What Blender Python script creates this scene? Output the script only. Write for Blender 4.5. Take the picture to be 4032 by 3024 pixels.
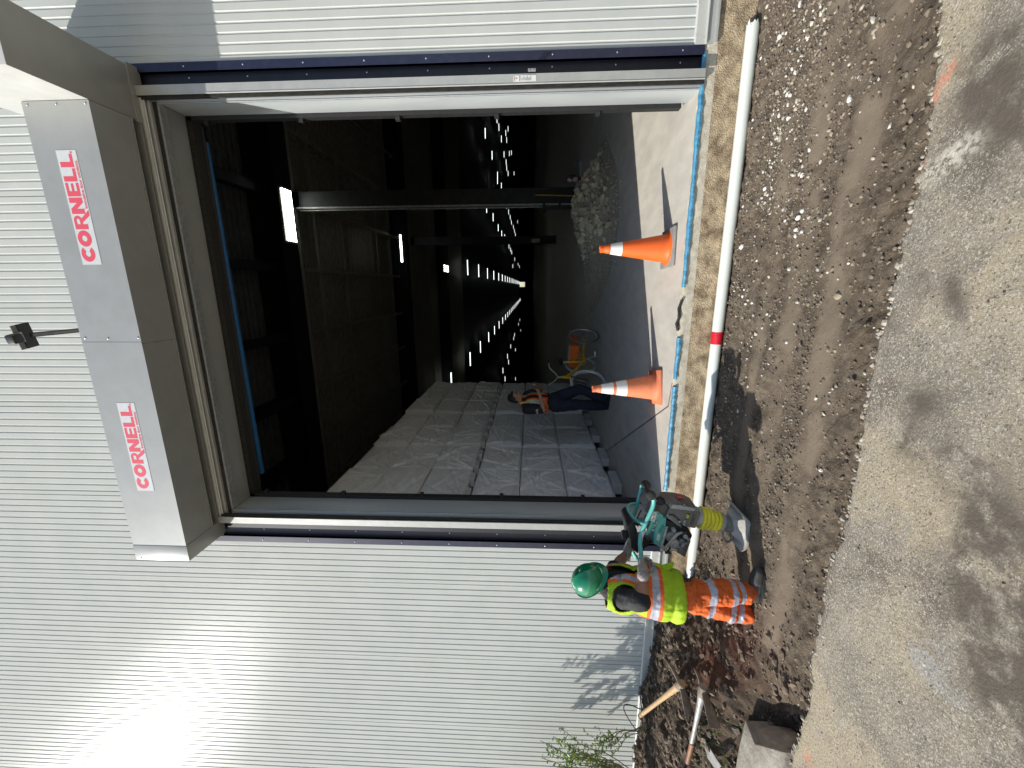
import bpy, bmesh, math, random
import numpy as np
from mathutils import Vector, Matrix
R = math.radians
rng = np.random.RandomState(7)
random.seed(7)
for o in list(bpy.data.objects): bpy.data.objects.remove(o)
SC = bpy.context.scene
COL = SC.collection

# ------------------------------------------------------------------ camera
F_, YAW, PITCH, ROLL, DIST, CH = 1599.70203, -0.235542099, 0.0462704002, 0.00513248650, 3.78874029, 1.35
def cam_axes():
    sy, cy, sp, cp = math.sin(YAW), math.cos(YAW), math.sin(PITCH), math.cos(PITCH)
    f = Vector((sy*cp, cy*cp, sp)); r = Vector((cy, -sy, 0)); u = r.cross(f)
    cr, sr = math.cos(ROLL), math.sin(ROLL)
    return cr*r + sr*u, -sr*r + cr*u, f
AR, AU, AF = cam_axes()
cd = bpy.data.cameras.new('camera'); cam = bpy.data.objects.new('camera', cd); COL.objects.link(cam)
cd.sensor_fit = 'HORIZONTAL'; cd.sensor_width = 36; cd.lens = F_/4032*36
cd.clip_start = 0.05; cd.clip_end = 2000
m = Matrix.Identity(4)
for i, a in enumerate((-AU, AR, -AF)):          # the picture was taken with the phone turned on its side
    for k in range(3): m[k][i] = a[k]
m[0][3], m[1][3], m[2][3] = 0, -DIST, CH
cam.matrix_world = m
SC.camera = cam
def at(u, v, ax, c):
    """point where the sight line through source pixel (u, v) meets the plane coordinate ax = c"""
    d = AF*F_ + AR*((3024-v)-1512) - AU*(u-2016)
    o = Vector((0, -DIST, CH)); t = (c-o[ax])/d[ax]
    return o + d*t
DY = -.12
def c3(a, b, y): return at(2100+a/2.212, 1850+b/2.212, 1, y+DY)
def cC(a, b, y): return at(2400+a/4.022, 1850+b/4.022, 1, y+DY)

# ------------------------------------------------------------------ world, sun, exposure
SUN = Vector((-.704, -.390, .593)).normalized()
w = bpy.data.worlds.new('World'); SC.world = w; w.use_nodes = True
nt = w.node_tree; nt.nodes.clear()
sky = nt.nodes.new('ShaderNodeTexSky'); sky.sky_type = 'NISHITA'; sky.sun_disc = False
sky.sun_elevation = math.asin(SUN.z); sky.sun_rotation = math.atan2(SUN.x, SUN.y) % (2*math.pi)
bg = nt.nodes.new('ShaderNodeBackground'); bg.inputs[1].default_value = 0.15
ow = nt.nodes.new('ShaderNodeOutputWorld')
nt.links.new(sky.outputs[0], bg.inputs[0]); nt.links.new(bg.outputs[0], ow.inputs[0])
sl = bpy.data.lights.new('sun', 'SUN'); so = bpy.data.objects.new('sun', sl); COL.objects.link(so)
sl.energy = 4.8; sl.angle = R(.5); sl.color = (1, .955, .88)
so.rotation_euler = SUN.to_track_quat('Z', 'Y').to_euler(); so.location = SUN*20
SC.view_settings.view_transform = 'Standard'; SC.view_settings.look = 'None'
SC.view_settings.gamma = 1; SC.view_settings.exposure = 0.22
SC.cycles.max_bounces = 6; SC.cycles.diffuse_bounces = 4; SC.cycles.glossy_bounces = 3
SC.cycles.caustics_reflective = False; SC.cycles.caustics_refractive = False
SC.cycles.use_denoising = True

# ------------------------------------------------------------------ materials
M = {}
def mat(name, col, rough=.6, metal=0, col2=None, nscale=8, ndet=6, stretch=None, mix=(.35, .65), bump=0, bscale=60, bdet=4,
        spec=.5, emit=None, coat=0, speck=None, dist=.0, bdist=.01, trans=0, alpha=1):
    m = bpy.data.materials.new(name); m.use_nodes = True; t = m.node_tree; N = t.nodes; L = t.links
    b = N['Principled BSDF']
    b.inputs['Base Color'].default_value = (*col, 1); b.inputs['Roughness'].default_value = rough
    b.inputs['Metallic'].default_value = metal; b.inputs['Specular IOR Level'].default_value = spec
    if coat: b.inputs['Coat Weight'].default_value = coat; b.inputs['Coat Roughness'].default_value = .12
    if emit:
        b.inputs['Emission Color'].default_value = (*emit[0], 1); b.inputs['Emission Strength'].default_value = emit[1]
    tc = N.new('ShaderNodeTexCoord'); mp = N.new('ShaderNodeMapping'); L.new(tc.outputs['Object'], mp.inputs[0])
    if stretch: mp.inputs['Scale'].default_value = stretch
    cur = None
    if col2 is not None:
        n = N.new('ShaderNodeTexNoise'); n.inputs['Scale'].default_value = nscale; n.inputs['Detail'].default_value = ndet
        n.inputs['Roughness'].default_value = .62; n.inputs['Distortion'].default_value = dist
        L.new(mp.outputs[0], n.inputs['Vector'])
        r = N.new('ShaderNodeValToRGB'); r.color_ramp.elements[0].position = mix[0]; r.color_ramp.elements[1].position = mix[1]
        r.color_ramp.elements[0].color = (*col, 1); r.color_ramp.elements[1].color = (*col2, 1)
        L.new(n.outputs[0], r.inputs[0]); cur = r.outputs[0]
    if speck:                                   # (scale, colour, threshold)
        for sc_, sc_col, thr in speck:
            v = N.new('ShaderNodeTexVoronoi'); v.inputs['Scale'].default_value = sc_; L.new(tc.outputs['Object'], v.inputs['Vector'])
            n2 = N.new('ShaderNodeTexNoise'); n2.inputs['Scale'].default_value = sc_*.35; n2.inputs['Detail'].default_value = 2
            L.new(tc.outputs['Object'], n2.inputs['Vector'])
            mt = N.new('ShaderNodeMath'); mt.operation = 'MULTIPLY_ADD'; L.new(n2.outputs[0], mt.inputs[0]); mt.inputs[1].default_value = 1.2
            mt.inputs[2].default_value = -.35
            lt = N.new('ShaderNodeMath'); lt.operation = 'SUBTRACT'; L.new(mt.outputs[0], lt.inputs[0]); L.new(v.outputs['Distance'], lt.inputs[1])
            rr = N.new('ShaderNodeMapRange'); L.new(lt.outputs[0], rr.inputs[0]); rr.inputs[1].default_value = thr; rr.inputs[2].default_value = thr+.05
            mx = N.new('ShaderNodeMix'); mx.data_type = 'RGBA'; L.new(rr.outputs[0], mx.inputs[0])
            if cur: L.new(cur, mx.inputs[6])
            else: mx.inputs[6].default_value = (*col, 1)
            mx.inputs[7].default_value = (*sc_col, 1); cur = mx.outputs[2]
    if cur: L.new(cur, b.inputs['Base Color'])
    if bump:
        n = N.new('ShaderNodeTexNoise'); n.inputs['Scale'].default_value = bscale; n.inputs['Detail'].default_value = bdet
        L.new(mp.outputs[0], n.inputs['Vector'])
        bp = N.new('ShaderNodeBump'); bp.inputs['Strength'].default_value = bump; bp.inputs['Distance'].default_value = bdist
        L.new(n.outputs[0], bp.inputs['Height']); L.new(bp.outputs[0], b.inputs['Normal'])
    M[name] = m; return m
mat('siding', (.475, .495, .47), .22, 0, (.51, .525, .50), 3, bump=.22, bscale=170, bdist=.004, spec=.065)
mat('siding_trim', (.52, .53, .49), .45, .1, (.40, .39, .34), 14, mix=(.55, .8), bump=.15, bscale=120)
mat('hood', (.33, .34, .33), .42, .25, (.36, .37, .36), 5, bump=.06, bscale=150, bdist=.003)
mat('hood_sunlit', (.50, .51, .49), .42, .15, (.56, .57, .55), 5, bump=.06, bscale=150)  # hood grey with sunlight painted in, for the motor cover sides
mat('guide', (.40, .405, .385), .45, .25, (.46, .465, .44), 9, (7, .4) and 6, mix=(.4, .7), bump=.08, bscale=90)
mat('guide_dark', (.13, .13, .125), .5, .3, (.18, .18, .17), 12)
mat('reveal', (.40, .44, .455), .42, .15, (.47, .50, .505), 5, stretch=(1, 1, .25), bump=.1, bscale=40)
mat('galv', (.52, .53, .52), .38, .6, (.38, .38, .37), 22, bump=.1, bscale=60)
mat('navy', (.018, .02, .045), .34, .1, (.03, .033, .065), 18, mix=(.45, .8), speck=[(30, (.35, .35, .36), .42)])
mat('navy_dark', (.008, .009, .018), .45, 0, (.014, .015, .028), 10)
mat('black', (.012, .012, .013), .55, 0, (.02, .02, .02), 20, bump=.2, bscale=80)
mat('brush', (.01, .01, .01), .9, 0, (.03, .028, .024), 60, stretch=(1, 1, .3), bump=.6, bscale=250)
mat('blue', (.01, .11, .30), .5, 0, (.015, .14, .36), 10)
mat('screw', (.6, .6, .6), .3, .8)
mat('logo_red', (.66, .085, .12), .45); mat('logo_white', (.52, .55, .57), .5, 0, (.58, .6, .62), 30)
mat('white', (.75, .75, .73), .5, 0, (.66, .66, .63), 25); mat('paper', (.75, .75, .74), .8, 0, (.55, .56, .58), 14)
mat('slab', (.60, .565, .49), .62, 0, (.43, .41, .365), 2.2, ndet=10, stretch=(2.6, 1, 1), mix=(.3, .75), bump=.25, bscale=50,
    speck=[(9, (.30, .29, .27), .5)])
mat('slab_edge', (.58, .54, .44), .85, 0, (.40, .35, .26), 14, mix=(.4, .7), bump=.4, bscale=90)
mat('foundation', (.50, .395, .255), .92, 0, (.17, .118, .07), 8, ndet=12, stretch=(1, 1, 1.2), mix=(.40, .64), bump=.9, bscale=90, bdet=8, bdist=.014,
    speck=[(34, (.09, .06, .035), .33), (70, (.13, .09, .055), .30), (80, (.60, .50, .36), .36)])
mat('tape', (.05, .21, .36), .4, 0, (.11, .34, .50), 20, bump=.5, bscale=60)
mat('steel_dark', (.02, .021, .023), .55, .3, (.035, .035, .036), 6)
mat('girder', (.011, .012, .015), .6, .1, (.02, .02, .024), 3)
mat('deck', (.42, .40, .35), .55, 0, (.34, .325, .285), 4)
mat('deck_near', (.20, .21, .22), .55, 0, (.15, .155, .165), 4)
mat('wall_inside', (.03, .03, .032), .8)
mat('tube', (1, 1, 1), .5, emit=((.95, 1, .93), 9)); mat('tube_far', (1, 1, 1), .5, emit=((.93, 1, .95), 2.4))
M['tube_far'].cycles.emission_sampling = 'NONE'
mat('fixture', (.22, .22, .20), .6)
mat('wrap', (.74, .745, .75), .30, 0, (.84, .845, .85), 5, ndet=4, stretch=(1, 1, 2.5), bump=.25, bscale=14, bdet=3, bdist=.02, spec=.6)
mat('foam', (.62, .62, .61), .8, 0, (.52, .52, .52), 12)
mat('pvc', (.68, .71, .65), .30, 0, (.62, .65, .58), 4, mix=(.4, .8), stretch=(.4, 2, 2), bump=.05, bscale=30, speck=[(26, (.40, .37, .30), .47)])
mat('red_tape', (.62, .012, .03), .35, 0, (.35, .01, .02), 40, mix=(.5, .8), bump=.5, bscale=70)
mat('wood', (.50, .34, .17), .6, 0, (.36, .23, .11), 12, stretch=(1, 9, 9), bump=.2, bscale=40)
mat('wood_brown', (.30, .13, .055), .6, 0, (.18, .08, .04), 12, bump=.2, bscale=40)
mat('rust', (.15, .125, .105), .7, .1, (.25, .20, .15), 25, bump=.5, bscale=60)
mat('tool_grey', (.40, .40, .39), .5, .2, (.26, .25, .23), 18, bump=.2, bscale=60)
mat('rubber', (.018, .018, .018), .75, 0, (.03, .03, .029), 25)
mat('tyre', (.62, .62, .60), .6, 0, (.48, .48, .46), 25)
mat('chrome', (.7, .7, .7), .3, .5)
mat('yellow', (.72, .45, .02), .4, 0, (.60, .36, .02), 12)
mat('crate_orange', (.75, .16, .02), .5, 0, (.62, .13, .02), 8)
mat('cone_orange', (.86, .13, .015), .5, 0, (.70, .095, .012), 7, mix=(.5, .8), speck=[(30, (.2, .05, .02), .46)])
mat('cone_faded', (.80, .23, .10), .6, 0, (.60, .20, .10), 16, mix=(.4, .7), speck=[(40, (.3, .13, .08), .42)])
mat('cone_white', (.80, .79, .74), .45, 0, (.50, .48, .40), 16, mix=(.55, .8))
mat('cone_base', (.22, .21, .195), .8, 0, (.29, .275, .25), 14, bump=.2, bscale=50)
mat('red', (.50, .015, .02), .35)
mat('skin', (.30, .14, .085), .55, 0, (.34, .165, .10), 20); mat('skin_light', (.40, .22, .15), .55, 0, (.36, .19, .13), 30)
mat('hair', (.010, .008, .007), .6, 0, (.02, .016, .013), 60, bump=.6, bscale=150)
mat('shirt', (.012, .012, .014), .8, 0, (.022, .022, .025), 9, bump=.5, bscale=16, bdist=.03)
mat('lime', (.42, .62, .02), .75, 0, (.33, .50, .015), 6, bump=.55, bscale=13, bdist=.03)
mat('vest_orange', (.90, .15, .02), .7, 0, (.78, .12, .02), 12, bump=.3, bscale=22)
mat('silver', (.46, .48, .55), .4, .2, (.36, .38, .46), 10, bump=.4, bscale=18, bdist=.02)
mat('trouser_orange', (.72, .13, .016), .78, 0, (.40, .07, .015), 7, ndet=8, mix=(.4, .75), bump=.8, bscale=12, bdist=.05)
mat('navy_cloth', (.012, .018, .038), .85, 0, (.008, .012, .026), 9, bump=.6, bscale=13, bdist=.03)
mat('hat_green', (.005, .20, .085), .22, 0, (.006, .15, .07), 14, coat=.6, mix=(.5, .8))
mat('glove', (.40, .36, .33), .85, 0, (.26, .23, .21), 30, bump=.5, bscale=60)
mat('boot', (.028, .028, .028), .6, 0, (.085, .08, .07), 12, mix=(.4, .7), bump=.3, bscale=50)
mat('boot_brown', (.045, .030, .022), .5, 0, (.02, .015, .012), 12, bump=.3, bscale=50)
mat('teal', (.13, .50, .44), .38, .1, (.13, .47, .42), 14, speck=[(26, (.03, .13, .12), .47)])
mat('teal_dark', (.03, .16, .14), .4)
mat('body_grey', (.14, .128, .112), .6, 0, (.25, .23, .195), 8, ndet=8, mix=(.35, .75), bump=.25, bscale=50)
mat('cover_grey', (.22, .20, .175), .7, 0, (.09, .082, .072), 9, mix=(.35, .7), bump=.5, bscale=40)
mat('light_grey', (.55, .55, .52), .5, .2, (.33, .33, .31), 14)
mat('engine_grey', (.26, .265, .265), .45, .2, (.16, .16, .16), 16)
mat('bellows', (.90, .80, .04), .45, 0, (.55, .45, .03), 12, mix=(.45, .75), bump=.15, bscale=40)
mat('dusty_steel', (.18, .17, .155), .6, .1, (.34, .32, .28), 9, mix=(.4, .7), bump=.3, bscale=50)
mat('dusty_plate', (.50, .48, .43), .7, 0, (.33, .31, .27), 10, mix=(.4, .7), bump=.3, bscale=50)
mat('leaf', (.20, .32, .045), .5, 0, (.13, .24, .04), 30); mat('leaf2', (.32, .42, .07), .5)
mat('stem', (.20, .16, .09), .8)
mat('gravel_tan', (.36, .31, .22), .9, 0, (.27, .23, .16), 14, bump=.5, bscale=60)
mat('gravel_grey', (.44, .395, .30), .9, 0, (.34, .305, .235), 40, bump=.8, bscale=110)
mat('stone_pale', (.50, .46, .38), .85, 0, (.36, .31, .24), 30, bump=.4, bscale=60)
mat('stone_white', (.72, .70, .66), .8, 0, (.52, .50, .46), 30, bump=.4, bscale=60)
mat('clod', (.20, .155, .11), .95, 0, (.12, .09, .065), 30, bump=.6, bscale=60)
mat('conc_block', (.38, .355, .30), .9, 0, (.24, .21, .17), 9, bump=.6, bscale=50, speck=[(40, (.5, .48, .42), .42)])
def rand_island(name, cols, rough=.9):
    m = bpy.data.materials.new(name); m.use_nodes = True; t = m.node_tree; N = t.nodes; L = t.links
    g = N.new('ShaderNodeNewGeometry'); r = N.new('ShaderNodeValToRGB'); r.color_ramp.interpolation = 'CONSTANT'
    L.new(g.outputs['Random Per Island'], r.inputs[0])
    e = r.color_ramp.elements
    while len(e) < len(cols): e.new(.5)
    for i, (p, c) in enumerate(cols): e[i].position = p; e[i].color = (*c, 1)
    b = N['Principled BSDF']; b.inputs['Roughness'].default_value = rough; L.new(r.outputs[0], b.inputs['Base Color']); M[name] = m
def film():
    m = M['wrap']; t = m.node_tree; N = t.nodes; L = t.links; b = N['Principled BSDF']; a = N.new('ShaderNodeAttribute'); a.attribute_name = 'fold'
    r = N.new('ShaderNodeValToRGB'); e = r.color_ramp.elements; e[0].position = .30; e[0].color = (.64, .645, .66, 1); e[1].position = .75; e[1].color = (.90, .90, .90, 1)  # fold crests whiter: milky bunched film plus painted crinkle highlights
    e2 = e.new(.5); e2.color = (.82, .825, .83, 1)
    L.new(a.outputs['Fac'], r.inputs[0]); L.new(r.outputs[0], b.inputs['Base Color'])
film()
rand_island('gravel', [(0, (.13, .10, .073)), (.40, (.19, .155, .11)), (.72, (.23, .19, .14)), (.93, (.32, .28, .21)), (.985, (.55, .52, .45))])
rand_island('rubble', [(0, (.46, .40, .275)), (.4, (.53, .47, .33)), (.75, (.38, .335, .235)), (.93, (.60, .56, .45))])
rand_island('heap_grit', [(0, (.40, .36, .28)), (.5, (.46, .42, .33)), (.8, (.32, .29, .23))])
rand_island('pale_gravel2', [(0, (.34, .30, .24)), (.5, (.24, .21, .165)), (.8, (.42, .38, .31))])
rand_island('pale_gravel', [(0, (.40, .36, .28)), (.4, (.52, .49, .41)), (.75, (.68, .66, .60))])

def dirt_material():
    m = bpy.data.materials.new('dirt'); m.use_nodes = True; t = m.node_tree; N = t.nodes; L = t.links; b = N['Principled BSDF']
    b.inputs['Roughness'].default_value = .95; b.inputs['Specular IOR Level'].default_value = .2
    at_ = N.new('ShaderNodeAttribute'); at_.attribute_name = 'soil'      # R: loose dark soil, G: red clay, B: smooth packed track
    sp = N.new('ShaderNodeSeparateColor'); L.new(at_.outputs['Color'], sp.inputs[0])
    tc = N.new('ShaderNodeTexCoord')
    n = N.new('ShaderNodeTexNoise'); n.inputs['Scale'].default_value = 11; n.inputs['Detail'].default_value = 12; n.inputs['Roughness'].default_value = .7
    L.new(tc.outputs['Object'], n.inputs['Vector'])
    r = N.new('ShaderNodeValToRGB'); e = r.color_ramp.elements
    e[0].position = .34; e[0].color = (.08, .061, .043, 1); e[1].position = .7; e[1].color = (.215, .175, .13, 1)
    L.new(n.outputs[0], r.inputs[0])
    def mix(fac, a, c):
        x = N.new('ShaderNodeMix'); x.data_type = 'RGBA'; L.new(fac, x.inputs[0]); L.new(a, x.inputs[6])
        if isinstance(c, tuple): x.inputs[7].default_value = (*c, 1)
        else: L.new(c, x.inputs[7])
        return x.outputs[2]
    r2 = N.new('ShaderNodeValToRGB'); e = r2.color_ramp.elements
    e[0].position = .35; e[0].color = (.048, .034, .025, 1); e[1].position = .75; e[1].color = (.15, .115, .08, 1); L.new(n.outputs[0], r2.inputs[0])
    c = mix(sp.outputs[0], r.outputs[0], r2.outputs[0])
    c = mix(sp.outputs[1], c, (.12, .05, .032))
    c = mix(sp.outputs[2], c, (.205, .165, .12))
    v = N.new('ShaderNodeTexVoronoi'); v.inputs['Scale'].default_value = 75; L.new(tc.outputs['Object'], v.inputs['Vector'])
    n3 = N.new('ShaderNodeTexNoise'); n3.inputs['Scale'].default_value = 7; L.new(tc.outputs['Object'], n3.inputs['Vector'])
    s = N.new('ShaderNodeMath'); s.operation = 'MULTIPLY_ADD'; L.new(n3.outputs[0], s.inputs[0]); s.inputs[1].default_value = .5; s.inputs[2].default_value = -.1
    s2 = N.new('ShaderNodeMath'); s2.operation = 'SUBTRACT'; L.new(s.outputs[0], s2.inputs[0]); L.new(v.outputs['Distance'], s2.inputs[1])
    mr = N.new('ShaderNodeMapRange'); L.new(s2.outputs[0], mr.inputs[0]); mr.inputs[1].default_value = .02; mr.inputs[2].default_value = .06; mr.inputs[4].default_value = .7
    c = mix(mr.outputs[0], c, (.33, .29, .225))
    L.new(c, b.inputs['Base Color'])
    nb = N.new('ShaderNodeTexNoise'); nb.inputs['Scale'].default_value = 60; nb.inputs['Detail'].default_value = 8; nb.inputs['Roughness'].default_value = .7; L.new(tc.outputs['Object'], nb.inputs['Vector'])
    mu = N.new('ShaderNodeMath'); mu.operation = 'MULTIPLY_ADD'; L.new(sp.outputs[2], mu.inputs[0]); mu.inputs[1].default_value = -.55; mu.inputs[2].default_value = .95
    bp = N.new('ShaderNodeBump'); bp.inputs['Distance'].default_value = .014; L.new(mu.outputs[0], bp.inputs['Strength']); L.new(nb.outputs[0], bp.inputs['Height'])
    L.new(bp.outputs[0], b.inputs['Normal']); M['dirt'] = m
dirt_material()

def pavement_material():
    m = bpy.data.materials.new('pavement'); m.use_nodes = True; t = m.node_tree; N = t.nodes; L = t.links; b = N['Principled BSDF']
    b.inputs['Roughness'].default_value = .88; b.inputs['Specular IOR Level'].default_value = .3
    tc = N.new('ShaderNodeTexCoord'); O = tc.outputs['Object']
    def noise(s, d=6, dist=0, rough=.6):
        n = N.new('ShaderNodeTexNoise'); n.inputs['Scale'].default_value = s; n.inputs['Detail'].default_value = d
        n.inputs['Distortion'].default_value = dist; n.inputs['Roughness'].default_value = rough; L.new(O, n.inputs['Vector']); return n.outputs[0]
    def ramp(f, p0, p1):
        r = N.new('ShaderNodeMapRange'); r.interpolation_type = 'SMOOTHSTEP'; L.new(f, r.inputs[0]); r.inputs[1].default_value = p0; r.inputs[2].default_value = p1; return r.outputs[0]
    def mix(fac, a, c):
        x = N.new('ShaderNodeMix'); x.data_type = 'RGBA'; L.new(fac, x.inputs[0])
        for k, q in ((6, a), (7, c)):
            if isinstance(q, tuple): x.inputs[k].default_value = (*q, 1)
            else: L.new(q, x.inputs[k])
        return x.outputs[2]
    c = mix(ramp(noise(4, 8), .35, .65), (.33, .29, .228), (.205, .182, .148))
    c = mix(ramp(noise(13, 8, .4, .7), .46, .62), c, (.265, .228, .170))
    c = mix(ramp(noise(1.3, 8, .6), .5, .62), c, (.37, .31, .212))
    c = mix(ramp(noise(1.9, 10, .5, .66), .53, .63), c, (.155, .13, .098))
    c = mix(ramp(noise(2.3, 8, .3), .62, .70), c, (.31, .298, .27))
    def speck(scale, thr, colr, c, dens=7):
        v = N.new('ShaderNodeTexVoronoi'); v.inputs['Scale'].default_value = scale; L.new(O, v.inputs['Vector'])
        s = N.new('ShaderNodeMath'); s.operation = 'MULTIPLY_ADD'; L.new(noise(dens, 3), s.inputs[0]); s.inputs[1].default_value = .9; s.inputs[2].default_value = -thr
        s2 = N.new('ShaderNodeMath'); s2.operation = 'SUBTRACT'; L.new(s.outputs[0], s2.inputs[0]); L.new(v.outputs['Distance'], s2.inputs[1])
        return mix(ramp(s2.outputs[0], 0, .08), c, colr)
    c = mix(ramp(noise(150, 3, .4, .7), .53, .61), c, (.50, .46, .375)); c = mix(ramp(noise(115, 4, .6, .7), .56, .62), c, (.12, .105, .085))
    c = mix(ramp(noise(70, 5, .8, .75), .60, .66), c, (.60, .57, .50)); c = mix(ramp(noise(38, 5, .5, .7), .63, .67), c, (.13, .115, .095))
    c = speck(24, .40, (.05, .045, .04), c, 9)
    at_ = N.new('ShaderNodeAttribute'); at_.attribute_name = 'mark'; sp = N.new('ShaderNodeSeparateColor'); L.new(at_.outputs['Color'], sp.inputs[0])
    ns = ramp(noise(45, 4), .35, .6)
    for k, colr in ((0, (.85, .22, .12)), (1, (.64, .60, .50)), (2, (.12, .10, .078))):
        mm = N.new('ShaderNodeMath'); mm.operation = 'MULTIPLY'; L.new(sp.outputs[k], mm.inputs[0])
        if k == 2: L.new(ramp(noise(6, 9, .2, .68), .36, .56), mm.inputs[1])
        else: L.new(ns, mm.inputs[1])
        c = mix(mm.outputs[0], c, colr)
    L.new(c, b.inputs['Base Color'])
    bp = N.new('ShaderNodeBump'); bp.inputs['Strength'].default_value = .8; bp.inputs['Distance'].default_value = .008
    L.new(noise(75, 7, 0, .7), bp.inputs['Height']); L.new(bp.outputs[0], b.inputs['Normal']); M['pavement'] = m
pavement_material()

# ------------------------------------------------------------------ object helpers
def tag(o, label=None, cat=None, group=None, kind=None):
    if label: o['label'] = label
    if cat: o['category'] = cat
    if group: o['group'] = group
    if kind: o['kind'] = kind
    return o
def empty(name, loc=(0, 0, 0), rz=0, **k):
    o = bpy.data.objects.new(name, None); COL.objects.link(o); o.location = loc; o.rotation_euler = (0, 0, rz)
    o.empty_display_size = .1
    return tag(o, **k)
def link_mesh(name, me, mats, parent=None, smooth=False, auto=None):
    for x in (mats if isinstance(mats, (list, tuple)) else [mats]): me.materials.append(M[x])
    o = bpy.data.objects.new(name, me); COL.objects.link(o)
    if parent: o.parent = parent
    if smooth:
        me.polygons.foreach_set('use_smooth', [True]*len(me.polygons))
        if auto:
            me.update()
            bm = bmesh.new(); bm.from_mesh(me)
            for e in bm.edges:
                if len(e.link_faces) == 2 and e.calc_face_angle(0) > R(auto): e.smooth = False
            bm.to_mesh(me); bm.free()
    return o
class MB:
    def __init__(s): s.v = []; s.f = []; s.mi = []; s.cur = 0
    def add(s, vs, fs):
        n = len(s.v); s.v += [tuple(p) for p in vs]; s.f += [tuple(i+n for i in f) for f in fs]; s.mi += [s.cur]*len(fs); return s
    def box(s, x0, x1, y0, y1, z0, z1, mtx=None, bev=0):
        if bev:
            bm = bmesh.new(); bmesh.ops.create_cube(bm, size=1)
            for v in bm.verts: v.co = Vector((x0+(x1-x0)*(v.co.x+.5), y0+(y1-y0)*(v.co.y+.5), z0+(z1-z0)*(v.co.z+.5)))
            bmesh.ops.bevel(bm, geom=bm.edges[:], offset=bev, segments=2, profile=.5, affect='EDGES')
            bm.verts.index_update(); vs = [v.co.copy() for v in bm.verts]; fs = [[v.index for v in f.verts] for f in bm.faces]; bm.free()
        else:
            vs = [Vector(p) for p in ((x0,y0,z0),(x1,y0,z0),(x1,y1,z0),(x0,y1,z0),(x0,y0,z1),(x1,y0,z1),(x1,y1,z1),(x0,y1,z1))]
            fs = [(0,3,2,1),(4,5,6,7),(0,1,5,4),(1,2,6,5),(2,3,7,6),(3,0,4,7)]
        if mtx: vs = [mtx @ v for v in vs]
        return s.add(vs, fs)
    def prism(s, pts, vec):
        n = len(pts); vec = Vector(vec); a = [Vector(p) for p in pts]; b = [p+vec for p in a]
        return s.add(a+b, [tuple(range(n))[::-1], tuple(range(n, 2*n))]+[(i, (i+1) % n, n+(i+1) % n, n+i) for i in range(n)])
    def tube(s, path, r, n=10, cap=True, closed=False, sq=False):
        P = [Vector(p) for p in path]; rs = r if isinstance(r, (list, tuple)) else [r]*len(P)
        vs = []; up = Vector((0, 0, 1)); N = len(P); prev = None
        for i, p in enumerate(P):
            a = P[(i-1) % N] if (i or closed) else p; b = P[(i+1) % N] if (i < N-1 or closed) else p
            t = (b-a).normalized()
            if prev is None:
                x = t.orthogonal().normalized() if abs(t.z) > .9 else t.cross(up).normalized()
            else: x = (prev - t*prev.dot(t)).normalized()
            prev = x; y = t.cross(x)
            for k in range(n):
                a_ = 2*math.pi*k/n; vs.append(p+(x*math.cos(a_)+y*math.sin(a_))*rs[i])
        fs = [(i*n+k, i*n+(k+1) % n, ((i+1) % N)*n+(k+1) % n, ((i+1) % N)*n+k) for i in range(N if closed else N-1) for k in range(n)]
        if cap and not closed: fs += [tuple(range(n))[::-1], tuple(range((N-1)*n, N*n))]
        return s.add(vs, fs)
    def lathe(s, prof, n=24, mtx=None, c=(0, 0, 0), cap=True):
        vs = []; c = Vector(c)
        for r, z in prof:
            for k in range(n):
                a = 2*math.pi*k/n; v = Vector((r*math.cos(a), r*math.sin(a), z)); v = (mtx @ v) if mtx else v; vs.append(v+c)
        N = len(prof); fs = [(i*n+k, i*n+(k+1) % n, (i+1)*n+(k+1) % n, (i+1)*n+k) for i in range(N-1) for k in range(n)]
        if cap: fs += [tuple(range(n))[::-1], tuple(range((N-1)*n, N*n))]
        return s.add(vs, fs)
    def ball(s, c, r, n=2, sc=(1, 1, 1), mtx=None):
        bm = bmesh.new(); bmesh.ops.create_icosphere(bm, subdivisions=n, radius=r)
        vs = [Vector((v.co.x*sc[0], v.co.y*sc[1], v.co.z*sc[2])) for v in bm.verts]
        if mtx: vs = [mtx @ v for v in vs]
        fs = [[v.index for v in f.verts] for f in bm.faces]; bm.free()
        return s.add([v+Vector(c) for v in vs], fs)
    def build(s, name, mats, parent=None, smooth=False, auto=35, recalc=True, bev=0):
        me = bpy.data.meshes.new(name); me.from_pydata(s.v, [], s.f); me.polygons.foreach_set('material_index', s.mi)
        if recalc or bev:
            bm = bmesh.new(); bm.from_mesh(me)
            if recalc: bmesh.ops.recalc_face_normals(bm, faces=bm.faces[:])
            if bev:
                es = [e for e in bm.edges if len(e.link_faces) == 2 and e.calc_face_angle(0) > .5]
                bmesh.ops.bevel(bm, geom=es, offset=bev, segments=2, profile=.5, affect='EDGES')
            bm.to_mesh(me); bm.free()
        me.update(); return link_mesh(name, me, mats, parent, smooth, auto)
def boxo(name, mt, d, parent=None, bev=0, **k): return MB().box(*d, **k).build(name, mt, parent, bev=bev, smooth=bool(bev))
def struct(o): o['kind'] = 'structure'; return o
def copy_tree(o, parent=None):
    c = o.copy(); COL.objects.link(c); c.parent = parent
    for ch in list(o.children): copy_tree(ch, c)
    return c
LAT = rng.rand(256, 256)
def vnoise(x, y):
    xi = np.floor(x).astype(int); yi = np.floor(y).astype(int); fx = x-xi; fy = y-yi
    fx = fx*fx*(3-2*fx); fy = fy*fy*(3-2*fy)
    g = lambda a, b: LAT[a % 256, b % 256]
    return (g(xi, yi)*(1-fx)+g(xi+1, yi)*fx)*(1-fy)+(g(xi, yi+1)*(1-fx)+g(xi+1, yi+1)*fx)*fy
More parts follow.
